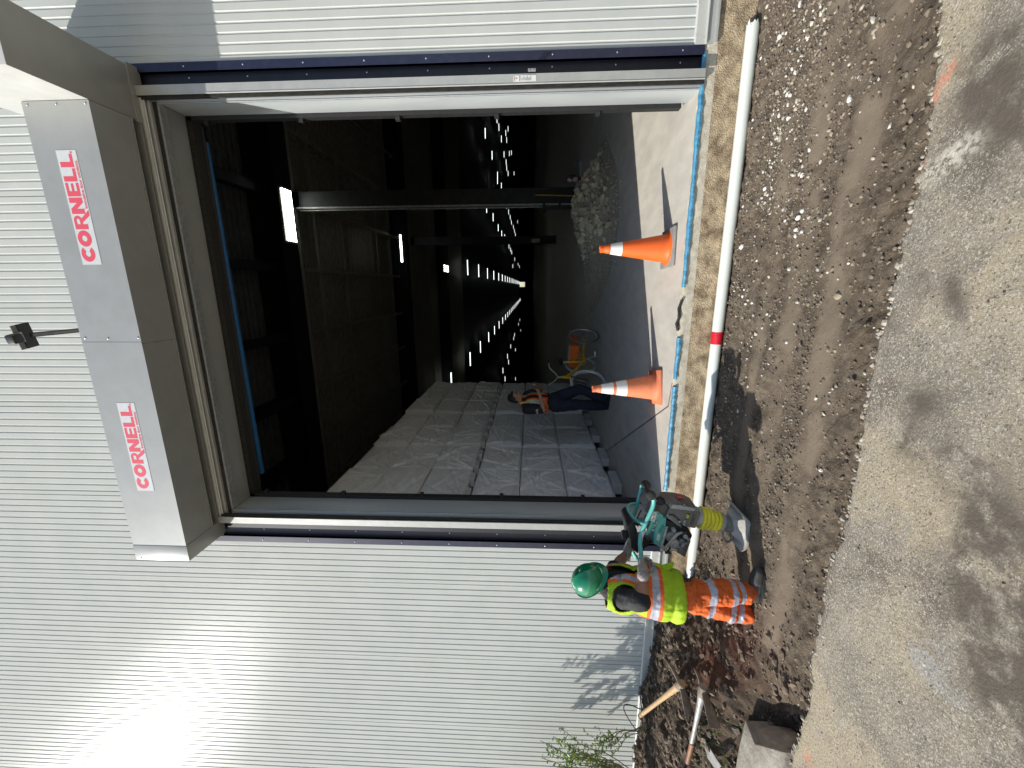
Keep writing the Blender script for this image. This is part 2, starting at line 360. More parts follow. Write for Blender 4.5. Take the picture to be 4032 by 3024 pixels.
def fbm(x, y, f, o=4, ridge=False):
    s = 0; a = 1; t = 0
    for i in range(o):
        n = vnoise(x*f+17.3*i, y*f+9.1*i); n = 1-abs(2*n-1) if ridge else n
        s = s+a*n; t += a; a *= .5; f *= 2.03
    return s/t-.5
def sstep(a, b, x): t = np.clip((x-a)/(b-a), 0, 1); return t*t*(3-2*t)

# ================================================================== SETTING: warehouse shell
XL, XR = -2.69, 1.83            # door trim outer edges
wh = empty('warehouse', (0, 0, 0), label='pale ribbed metal warehouse wall with its open bay and dark hall behind', cat='building')
def siding(x0, x1, z0, z1):
    pts = []; seam0 = .825
    k = math.floor((x0-seam0)/1.0)-1
    while seam0+k < x1+1:
        s = seam0+k
        pts += [(s-.004, 0), (s-.002, .014), (s+.002, .014), (s+.004, 0)]
        for i in range(13):
            c = s+.056+.0735*i
            pts += [(c-.011, 0), (c-.006, .0055), (c+.006, .0055), (c+.011, 0)]
        k += 1
    pts = [p for p in sorted(pts) if x0 < p[0] < x1]; pts = [(x0, 0)]+pts+[(x1, 0)]
    return pts, z0, z1
sd = MB()
for seg in (siding(-9, XL, .03, 9.8), siding(XR, 8, .03, 9.8), siding(XL, XR, 4.7, 9.8)):
    pts, z0, z1 = seg; n = len(pts)
    sd.add([(x, y, z) for z in (z0, z1) for x, y in pts], [(i, i+1, n+i+1, n+i) for i in range(n-1)])
    sd.add([(pts[0][0], .04, z0), (pts[-1][0], .04, z0), (pts[-1][0], .04, z1), (pts[0][0], .04, z1)], [(0, 3, 2, 1)])
for x0, x1 in ((-70, -9), (8, 70)): sd.box(x0, x1, 0, .04, .03, 9.8)
sdo = sd.build('siding', 'siding', wh, recalc=False)
# dark liner right behind the sheet so that no light leaks in
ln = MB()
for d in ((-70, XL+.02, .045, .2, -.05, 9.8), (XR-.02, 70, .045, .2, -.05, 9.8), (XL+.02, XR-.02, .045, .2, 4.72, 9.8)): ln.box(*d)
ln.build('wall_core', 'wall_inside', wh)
for x0, x1 in ((-9, XL-.004), (XR+.004, 8)):
    f = MB(); f.prism([(x0, -.014, 0), (x0, -.014, .076), (x0, -.001, .086), (x0, 0.01, .086), (x0, .01, 0)], (x1-x0, 0, 0))
    f.prism([(x0, -.028, -.006), (x0, -.028, .002), (x0, -.0145, .004), (x0, -.0145, -.006)], (x1-x0, 0, 0))
    f.build('base_flashing', 'siding_trim', wh)
    f = MB(); f.box(x0, x1, -.008, .03, -.066, -.008); f.box(x0, x1, -.040, .03, -.080, -.066); f.build('base_channel', 'guide', wh)
for s, (a, b_, c_) in (('l', (XL, -2.625, -2.43)), ('r', (XR, 1.765, 1.64))):
    lo, hi = min(a, b_), max(a, b_)
    t = MB(); t.box(lo, hi, -.016, .02, .0, 4.95)
    t.cur = 1; lo2, hi2 = min(b_, c_), max(b_, c_); t.box(lo2, hi2, .028, .05, .0, 4.95)
    t.cur = 0; e = b_; t.box(min(e, e+(.006 if s == 'r' else -.006)), max(e, e+(.006 if s == 'r' else -.006)), -.014, .05, .0, 4.949)
    to = t.build('door_trim', ['navy', 'navy_dark'], wh)
    for k in range(9):
        for xx, yy in (((b_+c_)/2-.03*(1 if s == 'l' else -1), .027), ((a+b_)/2, -.017)):
            if (k+(yy > 0)) % 1 == 0:
                q = MB(); q.lathe([(.0065, 0), (.0065, .003), (.003, .005)], 8, Matrix.Rotation(R(90), 4, 'X'), (xx, yy, .17+.51*k)); q.build('screw', 'screw', to)
# jamb lining and header lining of the opening
for x0, x1, xi in ((-2.40, -2.319, -2.319), (1.545, 1.63, 1.545)):
    j = MB(); j.box(x0, x1, 0, .29, 0, 4.55)
    sgn = 1 if xi < 0 else -1
    j.cur = 1; j.box(min(xi, xi+sgn*.012), max(xi, xi+sgn*.012), -.001, .018, 0, 4.55)
    j.build('jamb_lining', ['reveal', 'galv'], wh, bev=.004, smooth=True)
    t = MB(); t.box(min(xi-sgn*.03, xi+sgn*.035), max(xi-sgn*.03, xi+sgn*.035), .291, .36, .05, 4.545)
    for k in range(5): t.box(min(xi, xi+sgn*.07), max(xi, xi+sgn*.07), .30, .34, .75+.9*k, .79+.9*k)
    t.build('inner_track', 'black', wh)
h = MB(); h.box(-2.40, 1.63, 0, .29, 4.553, 4.66); h.build('header_lining', 'hood', wh)
h = MB(); h.box(-2.315, 1.541, .004, .075, 4.540, 4.5525); h.build('header_angle', 'galv', wh)
h = MB(); h.box(-2.40, 1.63, .291, .42, 4.50, 4.72); h.tube([(-2.3, .40, 4.50), (1.5, .40, 4.49)], .014, 8); h.build('header_seal', 'brush', wh)
b = MB(); b.tube([(-2.3, .30, .06), (-2.3, .30, .05)], .01, 6)

# floor, slab edge, foundation
fl = MB(); fl.box(-70, 70, .06, 276, -.12, 0); struct(fl.build('floor', 'slab'))
n = 560; xs = np.linspace(-9, 8, n); ed = MB()
rows = [(.064, .003, 0), (.03, .003, .004), (.002, -.002, .010), (-.003, -.012, .012), (-.002, -.05, .008), (-.001, -.104, .006)]
vs = []
for y, z, a in rows:
    for x in xs:
        k = float(fbm(np.array([x]), np.array([y*8+z*20]), 9, 4)[0]); chip = max(0, float(fbm(np.array([x]), np.array([3.3]), 3.5, 3)[0])-.12)
        vs.append((x, y+k*a*1.2+(chip*.12 if abs(z) < .02 and y < .04 else 0), z+k*a-(chip*.05 if (y < .01 and z > -.03) else 0)))
ed.add(vs, [(r*n+i, r*n+i+1, (r+1)*n+i+1, (r+1)*n+i) for r in range(len(rows)-1) for i in range(n-1)])
ed.build('slab_edge', 'slab_edge', wh, smooth=True, recalc=True)
nx, nz = 900, 40; X, Z_ = np.meshgrid(np.linspace(-9, 8, nx), np.linspace(-.10, -.95, nz))
Yy = -.004+fbm(X, Z_*1.2+5, 7, 6)*.022*sstep(-.09, -.2, Z_)+ fbm(X, Z_, 40, 3)*.008
fo = MB(); fo.add(np.stack([X.ravel(), Yy.ravel(), Z_.ravel()], 1).tolist(), [(j*nx+i, j*nx+i+1, (j+1)*nx+i+1, (j+1)*nx+i) for j in range(nz-1) for i in range(nx-1)])
fo.build('foundation', 'foundation', wh, smooth=True, auto=None)
fo = MB(); fo.box(-70, 70, .08, .5, -1.2, -.13); fo.build('footing', 'foundation', wh)
# saw-cut joint in the slab
j = MB(); 
for p, q in (((-1.15, .10), (-3.6, 4.3)), ((-1.15, .10), (-.9, .05))):
    d = (Vector(q)-Vector(p)).normalized()*.005; 
    j.add([(p[0]-d.y, p[1]+d.x, .004), (p[0]+d.y, p[1]-d.x, .004), (q[0]+d.y, q[1]-d.x, .004), (q[0]-d.y, q[1]+d.x, .004)], [(0, 1, 2, 3)])
struct(j.build('floor_joint', 'rubber'))

# ------------------------------------------------------------------ inside the hall
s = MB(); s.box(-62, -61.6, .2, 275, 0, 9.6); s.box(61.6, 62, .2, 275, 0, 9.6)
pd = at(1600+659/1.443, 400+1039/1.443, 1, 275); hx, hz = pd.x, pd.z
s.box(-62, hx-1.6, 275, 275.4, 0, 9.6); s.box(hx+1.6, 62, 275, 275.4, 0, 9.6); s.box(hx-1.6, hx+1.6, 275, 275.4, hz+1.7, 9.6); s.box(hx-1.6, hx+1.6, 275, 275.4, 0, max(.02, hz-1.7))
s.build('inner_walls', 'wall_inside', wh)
s = MB(); s.box(-70, 70, -.0, 276, 9.5, 9.8); s.build('roof', 'girder', wh)
def deck(y0, y1, z, mt):
    d = MB(); pts = []; y = y0
    while y < y1: pts += [(y, z), (y+.12, z), (y+.13, z+.085), (y+.20, z+.085), (y+.21, z)]; y += .21
    n = len(pts); d.add([(x, p[0], p[1]) for x in (-30, 30) for p in pts], [(i, i+1, n+i+1, n+i) for i in range(n-1)])
    return d.build('roof_deck', mt, wh, recalc=False)
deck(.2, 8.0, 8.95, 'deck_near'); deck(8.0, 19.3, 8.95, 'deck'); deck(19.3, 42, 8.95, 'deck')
for i, y in enumerate([7.99, 19.2, 30.1]):
    g = MB(); g.box(-30, 30, y-.48, y+.45, 8.1, 8.13); g.box(-30, 30, y-.02, y+.02, 8.13, 8.9); g.box(-30, 30, y-.48, y+.45, 8.86, 8.9)
    g.cur = 1
    g.box(-30, 30, y+.30, y+.452, 8.094, 8.10)
    g.build('girder', ['girder', 'deck'], wh)
def joist():
    j = MB(); y0, y1 = 8.45, 18.7
    for dz, r in ((8.88, .03), (8.32, .028)):
        a, b_ = (y0, y1) if dz > 8.5 else (y0+.5, y1-.5)
        j.box(-.05, -.008, a, b_, dz-.03, dz+.02); j.box(.008, .05, a, b_, dz-.03, dz+.02)
    n = 14; st = (y1-y0-1)/n
    for k in range(n):
        a = y0+.5+k*st; j.tube([(0, a, 8.33), (0, a+st/2, 8.86)], .014, 6); j.tube([(0, a+st/2, 8.86), (0, a+st, 8.33)], .014, 6)
    j.tube([(0, y0, 8.86), (0, y0+.55, 8.33)], .016, 6); j.tube([(0, y1, 8.86), (0, y1-.55, 8.33)], .016, 6)
    return j.build('roof_joist', 'deck', wh)
jo = joist(); jxs = [-7.05, -5.12, -3.2, -1.36, .56, 2.5, 4.42, 6.3, 8.2, 10.1]
jo.location.x = jxs[0]
for x in jxs[1:]: c = jo.copy(); COL.objects.link(c); c.location.x = x
for x in jxs:
    p = MB(); p.box(x-.12, x+.12, .25, 7.5, 8.28, 8.34); p.box(x-.02, x+.02, .25, 7.5, 8.34, 8.9); p.build('roof_purlin', 'girder', wh)
for y, z in ((9.9, 8.36), (11.9, 8.40), (13.6, 8.84), (15.4, 8.40), (15.85, 8.84), (17.2, 8.40), (3.2, 8.36), (5.6, 8.36), (22, 8.4), (25, 8.4)):
    p = MB(); p.box(-9, 11, y-.03, y+.03, z-.03, z+.03); p.build('roof_bridging', 'deck' if y > 8 else 'girder', wh)
# blue bottom bar of an inner door, rolled up behind the header
bb = MB(); bb.tube([(-2.19, .62, 4.62), (1.43, .62, 4.645)], .032, 12); bb.box(-2.19, 1.43, .60, .64, 4.63, 4.70)
tag(bb.build('rolled_inner_door', 'blue', smooth=True), 'blue bar of a rolled up inner door under the header', 'door')

def column(x, y, near=False):
    c = empty('steel_column', (x, y, 0))
    b = MB(); b.box(-.2, .2, -.2, -.175, 0, 8.09); b.box(-.2, .2, .175, .2, 0, 8.09); b.box(-.012, .012, -.175, .175, 0, 8.09)
    b.box(-.2, .2, -.2, .2, 7.9, 8.092); b.build('shaft', 'steel_dark', c)
    return c
c1_ = column(2.42, 8.45); tag(c1_, 'dark steel column with pipe guard and grey pad standing behind the rubble heap', 'column', 'steel columns in the hall')
p = MB(); p.box(-.19, .27, -.56, .30, 0, .19, bev=.015); p.build('concrete_pad', 'light_grey', c1_)
p = MB(); p.tube([(-.20, -.14, 0), (-.20, -.14, 8.0)], .045, 10); p.tube([(-.26, -.02, 0), (-.26, -.02, 8.0)], .02, 8); p.build('downpipe', 'light_grey', c1_, smooth=True)
gd = MB()
for x in (-.34, .14): gd.box(x-.035, x+.035, -.30, -.25, .08, 1.04)
for z in (.10, .56, .99): gd.box(-.37, .17, -.31, -.26, z, z+.06)
for x in (-.34, .14): gd.box(x-.03, x+.03, -.25, .35, .97, 1.03)
gd.build('guard_frame', 'steel_dark', c1_)
p = MB(); p.box(-.065, -.04, -.325, -.312, .16, 1.26, Matrix.Rotation(R(2), 4, 'Y')); p.build('yellow_strip', 'yellow', c1_)
for x, y in ((2.5, 20.0),):
    k = column(x, y)
    lab = {(2.5, 20.0): 'second dark steel column back in the hall with a small white notice low on it',
           (2.5, 30.5): 'third dark steel column back in the line right of the doorway middle'}.get((x, y), 'dark steel column deep in the unlit hall')
    tag(k, lab, 'column', 'steel columns in the hall' )
    k.children[0].data.materials[0] = M['girder']
    if (x, y) == (2.5, 20.0):
        MB().box(-.15, .05, -.215, -.202, .9, 1.35).build('notice', 'paper', k)
# roof lights
def near_light(x, y, w, d, z, nt, label, along='x'):
    e = empty('ceiling_light', (x, y, z)); tag(e, label, 'ceiling light', 'fluorescent lights under the roof')
    L_, W_ = w/2, d/2
    MB().box(-L_, L_, -W_, W_, .02, .08).box(-L_, -L_+.05, -W_, W_, -.03, .02).box(L_-.05, L_, -W_, W_, -.03, .02).build('housing', 'fixture', e)
    for k in range(nt):
        yy = -W_+(k+.5)*2*W_/nt
        MB().tube([(-L_+.05, yy, -.01), (L_-.05, yy, -.01)], .019 if nt > 2 else .026, 8).build('tube', 'tube', e, smooth=True)
    if along == 'y': e.rotation_euler.z = R(90)
    return e
near_light(1.89, 7.65, 1.42, .5, 7.9, 4, 'nearest ceiling light with four bright tubes beside the first column top')
near_light(1.89, 17.37, 1.40, .22, 7.9, 2, 'second ceiling light back from the doorway, a single bright bar')
near_light(1.40, 28.8, 1.9, .55, 8.0, 4, 'third ceiling light back, seen end on as a striped square', 'y')
def far_light(x, y, w=1.3, label='bright tube light far back in the dark hall'):
    m_ = MB().box(-w/2, w/2, -.06, .06, -.03, .03).build('ceiling_light', 'tube_far'); m_.location = (x, y, 8)
    tag(m_, label, 'ceiling light', 'fluorescent lights under the roof')
ya = [40, 49.2, 59.8, 70.5, 81.7, 92.1]+[92.1+10.5*k for k in range(1, 15)]
yb_ = [29.1, 39.9, 49.1, 59.8, 70.2, 81, 92]+[92+10.5*k for k in range(1, 16)]
nth = ['first', 'second', 'third', 'fourth', 'fifth', 'sixth', 'seventh', 'eighth', 'ninth', 'tenth', 'eleventh', 'twelfth', 'thirteenth', 'fourteenth', 'fifteenth', 'sixteenth', 'seventeenth', 'eighteenth', 'nineteenth', 'twentieth', 'twenty-first', 'twenty-second']
for i, y in enumerate(ya): far_light(1.96, y, 1.5, f'{nth[i]} tube light of the row leading down the hall from the striped ceiling light')
for i, y in enumerate(yb_): far_light(-7.7, y, 1.5, f'{nth[i]} tube light of the row slanting in from above the wrapped stacks')
LL = [(510,60),(515,100),(526,145),(448,180),(487,305),(540,212),(555,300),(565,60),(578,155),(565,178),(570,218),(567,345),(570,378),(578,408),(540,480),(518,447),(518,420),(456,605),(493,657),(522,717),(542,750),(559,770),(568,593),(581,627),(590,657),(597,687),(608,712),(614,735),(620,755),(583,823),(592,842),(599,856),(605,935),(616,895),(635,925),(643,938),(575,1447),(581,1480),(549,1528),(561,1575),(593,1390),(610,1345),(615,1325),(620,1410),(645,1240),(637,1265),(650,1300),(612,408),(597,290),(585,295),(620,1575),(612,590),(632,683)]
for a, b_ in LL:
    p = at(1600+a/1.443, 400+b_/1.443, 2, 8.0)
    side = 'left of the middle rows' if b_ > 1000 else 'right of the first column, near the door edge' if b_ < 250 else 'right of the first column' if b_ < 500 else 'between the first and second columns' if b_ < 780 else 'just left of the second column'
    sides = globals().setdefault('SIDES', {}); sides.setdefault(side, []).append((p.y, p.x))

for side, L_ in SIDES.items():
    for i, (y, x) in enumerate(sorted(L_)): far_light(x, y, 1.3, f'{nth[i]} nearest small tube light {side}')

# ================================================================== GROUND: trench soil
def edge_y(x): return -1.985+fbm(np.asarray(x, float), np.zeros_like(x)+2.2, 2.2, 5)*.13+sstep(.6, 2.5, np.asarray(x, float))*.22
def soil_z(x, y, fine=True):
    x = np.asarray(x, float); y = np.asarray(y, float)
    zw = np.interp(x, [-9, -5, -4.3, -3.9, -3.4, -3.05, -2.85, 2.2, 3.2, 5], [.04, .03, .0, -.04, -.12, -.20, -.372, -.372, -.28, -.16])
    zt = np.interp(x, [-9, -4, -3.4, -2.95, -2.5, 2.2, 3.2, 5], [.02, .0, -.03, -.16, -.335, -.34, -.26, -.16])
    k = sstep(-.12, -.55, y); z = zw*(1-k)+zt*k
    left = sstep(-2.5, -3.3, x)
    z = z-left*.36*sstep(-1.15, -1.75, y)
    z = z-.20*np.exp(-((x+2.95)/.30)**2-((y+1.72)/.22)**2)
    # loose fill: clumps and a low rise in front of the pipe
    z = z+(1-left)*(.035*np.exp(-((y+.22)/.10)**2)*sstep(-.16, -.22, y)+.0*sstep(-1.55, -1.9, y))
    z = z-(1-left)*.012*np.exp(-((y+.62)/.12)**2)*sstep(1.4, -.5, x)
    if fine:
        rough = .5+.9*left+.5*sstep(-.5, -.2, y)*(1-left)+.7*sstep(-1.5, -1.9, y)
        tr = track(x, y); rough = rough*(1-.75*tr)
        z = z+fbm(x, y, 2.5, 3)*.05+fbm(x, y, 9, 4)*.055*rough+fbm(x, y, 24, 4, True)*.03*rough
        z = z+left*(fbm(x, y, 7, 4, True)*.11+fbm(x+9, y, 3.2, 2)*.08)
    return z
def track(x, y):       # packed bands left by the rammer
    t = np.zeros_like(x)
    for yc, wd, x0, x1 in ((-.72, .075, -2.6, 1.0), (-1.05, .10, -2.3, 1.9), (-1.42, .11, -2.5, 2.2)):
        yy = yc+fbm(x, x*0+yc*5, .8, 2)*.16; t = np.maximum(t, np.exp(-((y-yy)/wd)**4)*sstep(x0-.3, x0+.2, x)*sstep(x1+.3, x1-.3, x))
    return t*(1-sstep(.60, .50, fbm(x, y, 3, 3)+.5)*.6)
def axis(fine0, fine1, step, far0, far1, k=1.25):
    a = list(np.arange(fine0, fine1, step)); s_ = step; v = a[-1]
    while v < far1: s_ *= k; v += s_; a.append(v)
    s_ = step; v = a[0]
    while v > far0: s_ *= k; v -= s_; a.insert(0, v)
    return np.array(a)
def grid_mesh(name, X, Y_, Zz, mt, attr=None, attr_name='soil', flip=False):
    ny, nx = X.shape; me = bpy.data.meshes.new(name)
    co = np.stack([X.ravel(), Y_.ravel(), Zz.ravel()], 1).astype(np.float32)
    idx = np.arange(nx*ny).reshape(ny, nx); q = np.stack([idx[:-1, :-1], idx[:-1, 1:], idx[1:, 1:], idx[1:, :-1]], -1).reshape(-1, 4)
    if flip: q = q[:, ::-1]
    me.vertices.add(len(co)); me.vertices.foreach_set('co', co.ravel()); me.loops.add(q.size); me.loops.foreach_set('vertex_index', q.ravel().astype(np.int32))
    me.polygons.add(len(q)); me.polygons.foreach_set('loop_start', np.arange(0, q.size, 4, dtype=np.int32)); me.update(); me.validate()
    if attr is not None:
        a = me.color_attributes.new(attr_name, 'FLOAT_COLOR', 'POINT'); c = np.ones((len(co), 4), np.float32); c[:, :3] = attr.reshape(-1, 3); a.data.foreach_set('color', c.ravel())
    return link_mesh(name, me, mt, None, True)
gx = axis(-5.9, 2.9, .0125, -80, 80); gy = np.concatenate([np.arange(.03, -2.12, -.0125), [-2.3]])
X, Y_ = np.meshgrid(gx, gy); Zs = soil_z(X, Y_)
far = sstep(5, 9, np.abs(X)); Zs = Zs*(1-far)+(-.12)*far
lf = sstep(-2.35, -3.0, X); red = np.exp(-((X+2.9)/.35)**2-((Y_+1.05)/.35)**2)*.9*sstep(.35, .6, fbm(X, Y_, 6, 3)+.55)
att = np.stack([np.clip(lf+.55*sstep(-.4, -.15, Y_)*sstep(-.2, .6, -X), 0, 1), red, track(X, Y_)], -1)
struct(grid_mesh('ground', X, Y_, Zs, 'dirt', att, flip=True))

# pavement slab in front of the trench
px = axis(-4.2, 3.4, .016, -80, 80); t_ = np.concatenate([[0, 0, 0], np.arange(.012, 2.2, .016), 2.2+np.cumsum(.02*1.22**np.arange(36))])
Xp, T = np.meshgrid(px, t_); ey = edge_y(Xp)+fbm(Xp, Xp*0+7, 26, 4)*.045
Yp = ey-T*(1+0*T); Zp = -.15+fbm(Xp, Yp, 3, 4)*.006*sstep(0, .1, T)+fbm(Xp, Yp, 30, 3)*.004-.008*np.exp(-T/.006)
Zp[0] = -.85; Yp[0] = ey[0]+.02; Zp[1] = -.30; Yp[1] = ey[1]+.012+fbm(Xp[1], Xp[1]*0+1, 18, 4)*.05
mk = np.zeros(Xp.shape+(3,))
def blob_mask(cx, cy, sx, sy, ang=0, p=2):
    c, s_ = math.cos(ang), math.sin(ang); u = (Xp-cx)*c+(Yp-cy)*s_; v = -(Xp-cx)*s_+(Yp-cy)*c
    return np.exp(-(np.abs(u/sx)**p+np.abs(v/sy)**p))
def pz(a, b_): q = at(a*4032/2212, b_*3024/1659, 2, -.15); return q.x, q.y
a0 = pz(2032, 185); mk[..., 0] = blob_mask(*a0, .075, .014, -.55, 4); a1 = pz(1985, 370); mk[..., 0] += blob_mask(*a1, .05, .012, -.4, 4)*.6; a2 = pz(1745, 1640); mk[..., 0] += blob_mask(*a2, .04, .03)*.5
q0 = pz(2070, 330); q1 = pz(2150, 270); mk[..., 1] = blob_mask((q0[0]+q1[0])/2, (q0[1]+q1[1])/2, .20, .045, math.atan2(q1[1]-q0[1], q1[0]-q0[0]), 4)
for a, b_, sx, sy in ((2110, 190, .10, .07), (2200, 250, .1, .08), (2160, 1230, .22, .10), (2200, 1350, .2, .14), (1955, 950, .07, .05), (1905, 700, .08, .04), (1990, 870, .05, .07), (2170, 100, .06, .05), (2190, 1480, .2, .1), (2060, 1000, .05, .05), (1990, 610, .05, .03), (2060, 640, .08, .03)):
    mk[..., 2] += blob_mask(*pz(a, b_), sx*1.5, sy*1.4, .4)*1.0
struct(grid_mesh('pavement', Xp, Yp, Zp, 'pavement', np.clip(mk, 0, 1), 'mark', flip=True))

PAVE_X, PAVE_EY = px, ey[0]
# gravel and clods lying on the soil: uncountable, one object
def stones_mesh(name, pts, sizes, mt, kind='stuff', jitter=.35, parent=None, flat=.65):
    bm = bmesh.new(); bmesh.ops.create_icosphere(bm, subdivisions=1, radius=1)
    bv = np.array([v.co[:] for v in bm.verts]); bf = np.array([[v.index for v in f.verts] for f in bm.faces]); bm.free()
    n = len(pts); nv = len(bv)
    V = bv[None]*(1+(rng.rand(n, nv, 1)-.5)*2*jitter)
    sc = sizes[:, None, None]*np.stack([rng.uniform(.8, 1.3, n), rng.uniform(.7, 1.1, n), rng.uniform(flat-.15, flat+.2, n)], -1)[:, None]
    V = V*sc; a = rng.uniform(0, 6.28, n); b_ = rng.uniform(-.5, .5, n)
    ca, sa = np.cos(a)[:, None], np.sin(a)[:, None]; cb, sb = np.cos(b_)[:, None], np.sin(b_)[:, None]
    x, y, z = V[..., 0], V[..., 1], V[..., 2]; y, z = y*cb-z*sb, y*sb+z*cb; x, y = x*ca-y*sa, x*sa+y*ca
    V = np.stack([x, y, z], -1)+pts[:, None]
    F = (bf[None]+(np.arange(n)*nv)[:, None, None]).reshape(-1, 3)
    me = bpy.data.meshes.new(name); me.from_pydata(V.reshape(-1, 3).tolist(), [], F.tolist()); me.update()
    o = link_mesh(name, me, mt, parent)
    if kind: o['kind'] = kind
    return o
def scatter(n, x0, x1, y0, y1, dens):
    x = rng.uniform(x0, x1, n); y = rng.uniform(y0, y1, n); k = rng.rand(n) < dens(x, y); return x[k], y[k]
dn = lambda x, y: np.clip(.22+.25*sstep(-.5,-.2,y)+.75*sstep(-.1, 1.2, x)*np.exp(-((y+.75)/.45)**2)+.4*np.exp(-((y+1.12-.15*np.sin(x*2))/.10)**2)+.5*sstep(-1.65, -1.95, y), 0, 1)*(1-.85*track(x, y))*(y > edge_y(x)+.02)
x, y = scatter(42000, -2.7, 3.0, -2.1, -.13, dn); sz = .0035+.010*rng.rand(len(x))**3.0
a_ = np.stack([x, y, soil_z(x, y)+sz*.25], 1)
xw, yw = scatter(5200, -1.2, 3.0, -1.6, -.16, lambda x, y: np.clip(sstep(-.9, 1.0, x)*np.exp(-((y+.62)/.36)**2)*sstep(.42, .62, fbm(x, y, 3.2, 3)+.5)*1.1+.05, 0, 1)*(1-.9*track(x, y)))
sw = .003+.013*rng.rand(len(xw))**2.6
tag(stones_mesh('pale_gravel', np.stack([xw, yw, soil_z(xw, yw)+sw*.25], 1), sw, 'pale_gravel'), 'pale stone chips lying in patches on the trench soil', 'gravel')
xe = rng.uniform(-2.9, 3, 1500); ye = np.interp(xe, PAVE_X, PAVE_EY)+rng.normal(.012, .022, len(xe)); se = .003+.014*rng.rand(len(xe))**2.5
ze = np.where(ye > np.interp(xe, PAVE_X, PAVE_EY)+.012, soil_z(xe, ye)+se*.3, -.156)
tag(stones_mesh('edge_crumbs', np.stack([xe, ye, ze], 1), se, 'pale_gravel2'), 'crumbs broken off along the pavement edge', 'gravel')
g1 = stones_mesh('gravel', a_, sz, 'gravel'); tag(g1, 'loose grit and gravel scattered over the trench soil', 'gravel')
x, y = scatter(2600, -5.9, -2.3, -1.9, -.01, lambda x, y: .25+.75*sstep(-2.3, -3.0, x)); sz = .008+.026*rng.rand(len(x))**2.2
a_ = np.stack([x, y, soil_z(x, y)+sz*.2], 1)
g2 = stones_mesh('soil_clods', a_, sz, 'clod', jitter=.5); tag(g2, 'dark crumbly lumps of dug soil heaped left of the trench', 'soil')
M_ = M['clod']
x, y = scatter(900, -3.5, 3, -5, -2.05, lambda x, y: .6+0*x); sz = .002+.005*rng.rand(len(x))**3
g3 = stones_mesh('grit', np.stack([x, y, np.full(len(x), -.149)], 1), sz, 'gravel'); tag(g3, 'fine grit strewn on the concrete pavement', 'gravel')
# single larger stones
STN = [(960,290,.045,'w'),(1020,265,.03,'w'),(825,460,.024,'w'),(1105,480,.022,'w'),(1060,545,.03,'w'),(1090,800,.034,'p'),(985,935,.034,'p'),(935,635,.016,'w'),(1495,785,.042,'w'),(1575,610,.022,'w'),(1180,1185,.03,'w'),(1270,1280,.026,'p'),(1300,1215,.026,'g'),(1690,1255,.024,'p'),(1360,1060,.034,'g'),(1345,910,.022,'g'),(1215,85,.02,'w'),(1125,30,.045,'w'),(1600,60,.03,'p'),(1310,260,.03,'p'),(1280,325,.022,'w'),(1125,1320,.02,'p'),(765,1015,.018,'w'),(770,950,.024,'w'),(1320,830,.03,'g'),(795,505,.02,'p'),(1150,1500,.016,'p'),(1030,1040,.016,'w')]
lab = {'w': 'whitish stone lying on the trench soil right of the doorway middle', 'p': 'pale tan stone half sunk in the trench soil', 'g': 'dull grey brown stone lying on the trench soil'}
BIG = {'w': 'whitish', 'p': 'pale tan', 'g': 'dull grey brown'}
def stone(a, b_, r, k):
    q = at(a, b_, 2, -.40); q = at(a, b_, 2, float(soil_z([q.x], [q.y])[0]))
    bm = bmesh.new(); bmesh.ops.create_icosphere(bm, subdivisions=2, radius=1)
    for v in bm.verts:
        n_ = v.co.copy(); s_ = 1+.28*(random.random()-.5); v.co = Vector((v.co.x*r*random.uniform(.8, .84)*s_, v.co.y*r*.6*s_, v.co.z*r*.42*s_))
    me = bpy.data.meshes.new('stone'); bm.to_mesh(me); bm.free()
    o = link_mesh('stone', me, {'w': 'stone_white', 'p': 'stone_pale', 'g': 'gravel_tan'}[k]); o.location = (q.x, q.y, float(soil_z([q.x], [q.y])[0])+r*.12)
    o.rotation_euler = (random.uniform(-.2, .2), random.uniform(-.2, .2), random.uniform(0, 3))
    big = 'large' if r > .025 else 'medium' if r > .016 else 'small'
    xx = q.x; wh_ = 'past the right guide' if xx > 1.4 else 'before the clean cone' if xx > .55 else 'between the two cones' if xx > -.5 else 'before the faded cone'
    yy = q.y; dp = 'next to the pipe' if yy > -.45 else 'midway between pipe and pavement' if yy > -1.0 else 'nearer the pavement edge'
    tag(o, f'{big} {BIG[k]} stone {wh_}, {dp}', 'stone', 'larger stones on the trench soil')
for a, b_, r, k in STN: stone(2600+a/2.011, b_/2.011, r*.62, k)
for a, b_, r, k in [(1130,60,.04,'w'),(1110,115,.045,'w'),(1085,210,.03,'w'),(1075,260,.03,'w'),(1130,225,.028,'w'),(665,345,.05,'w'),(1320,548,.02,'w'),(1410,600,.02,'p'),(1420,735,.05,'g'),(895,1150,.026,'w'),(1060,955,.02,'p'),(1090,335,.022,'p'),(760,455,.02,'w'),(930,395,.02,'w'),(935,1400,.02,'p'),(880,960,.018,'p')]:
    stone(2600+a/2.011, 800+b_/2.011, r*.62, k)

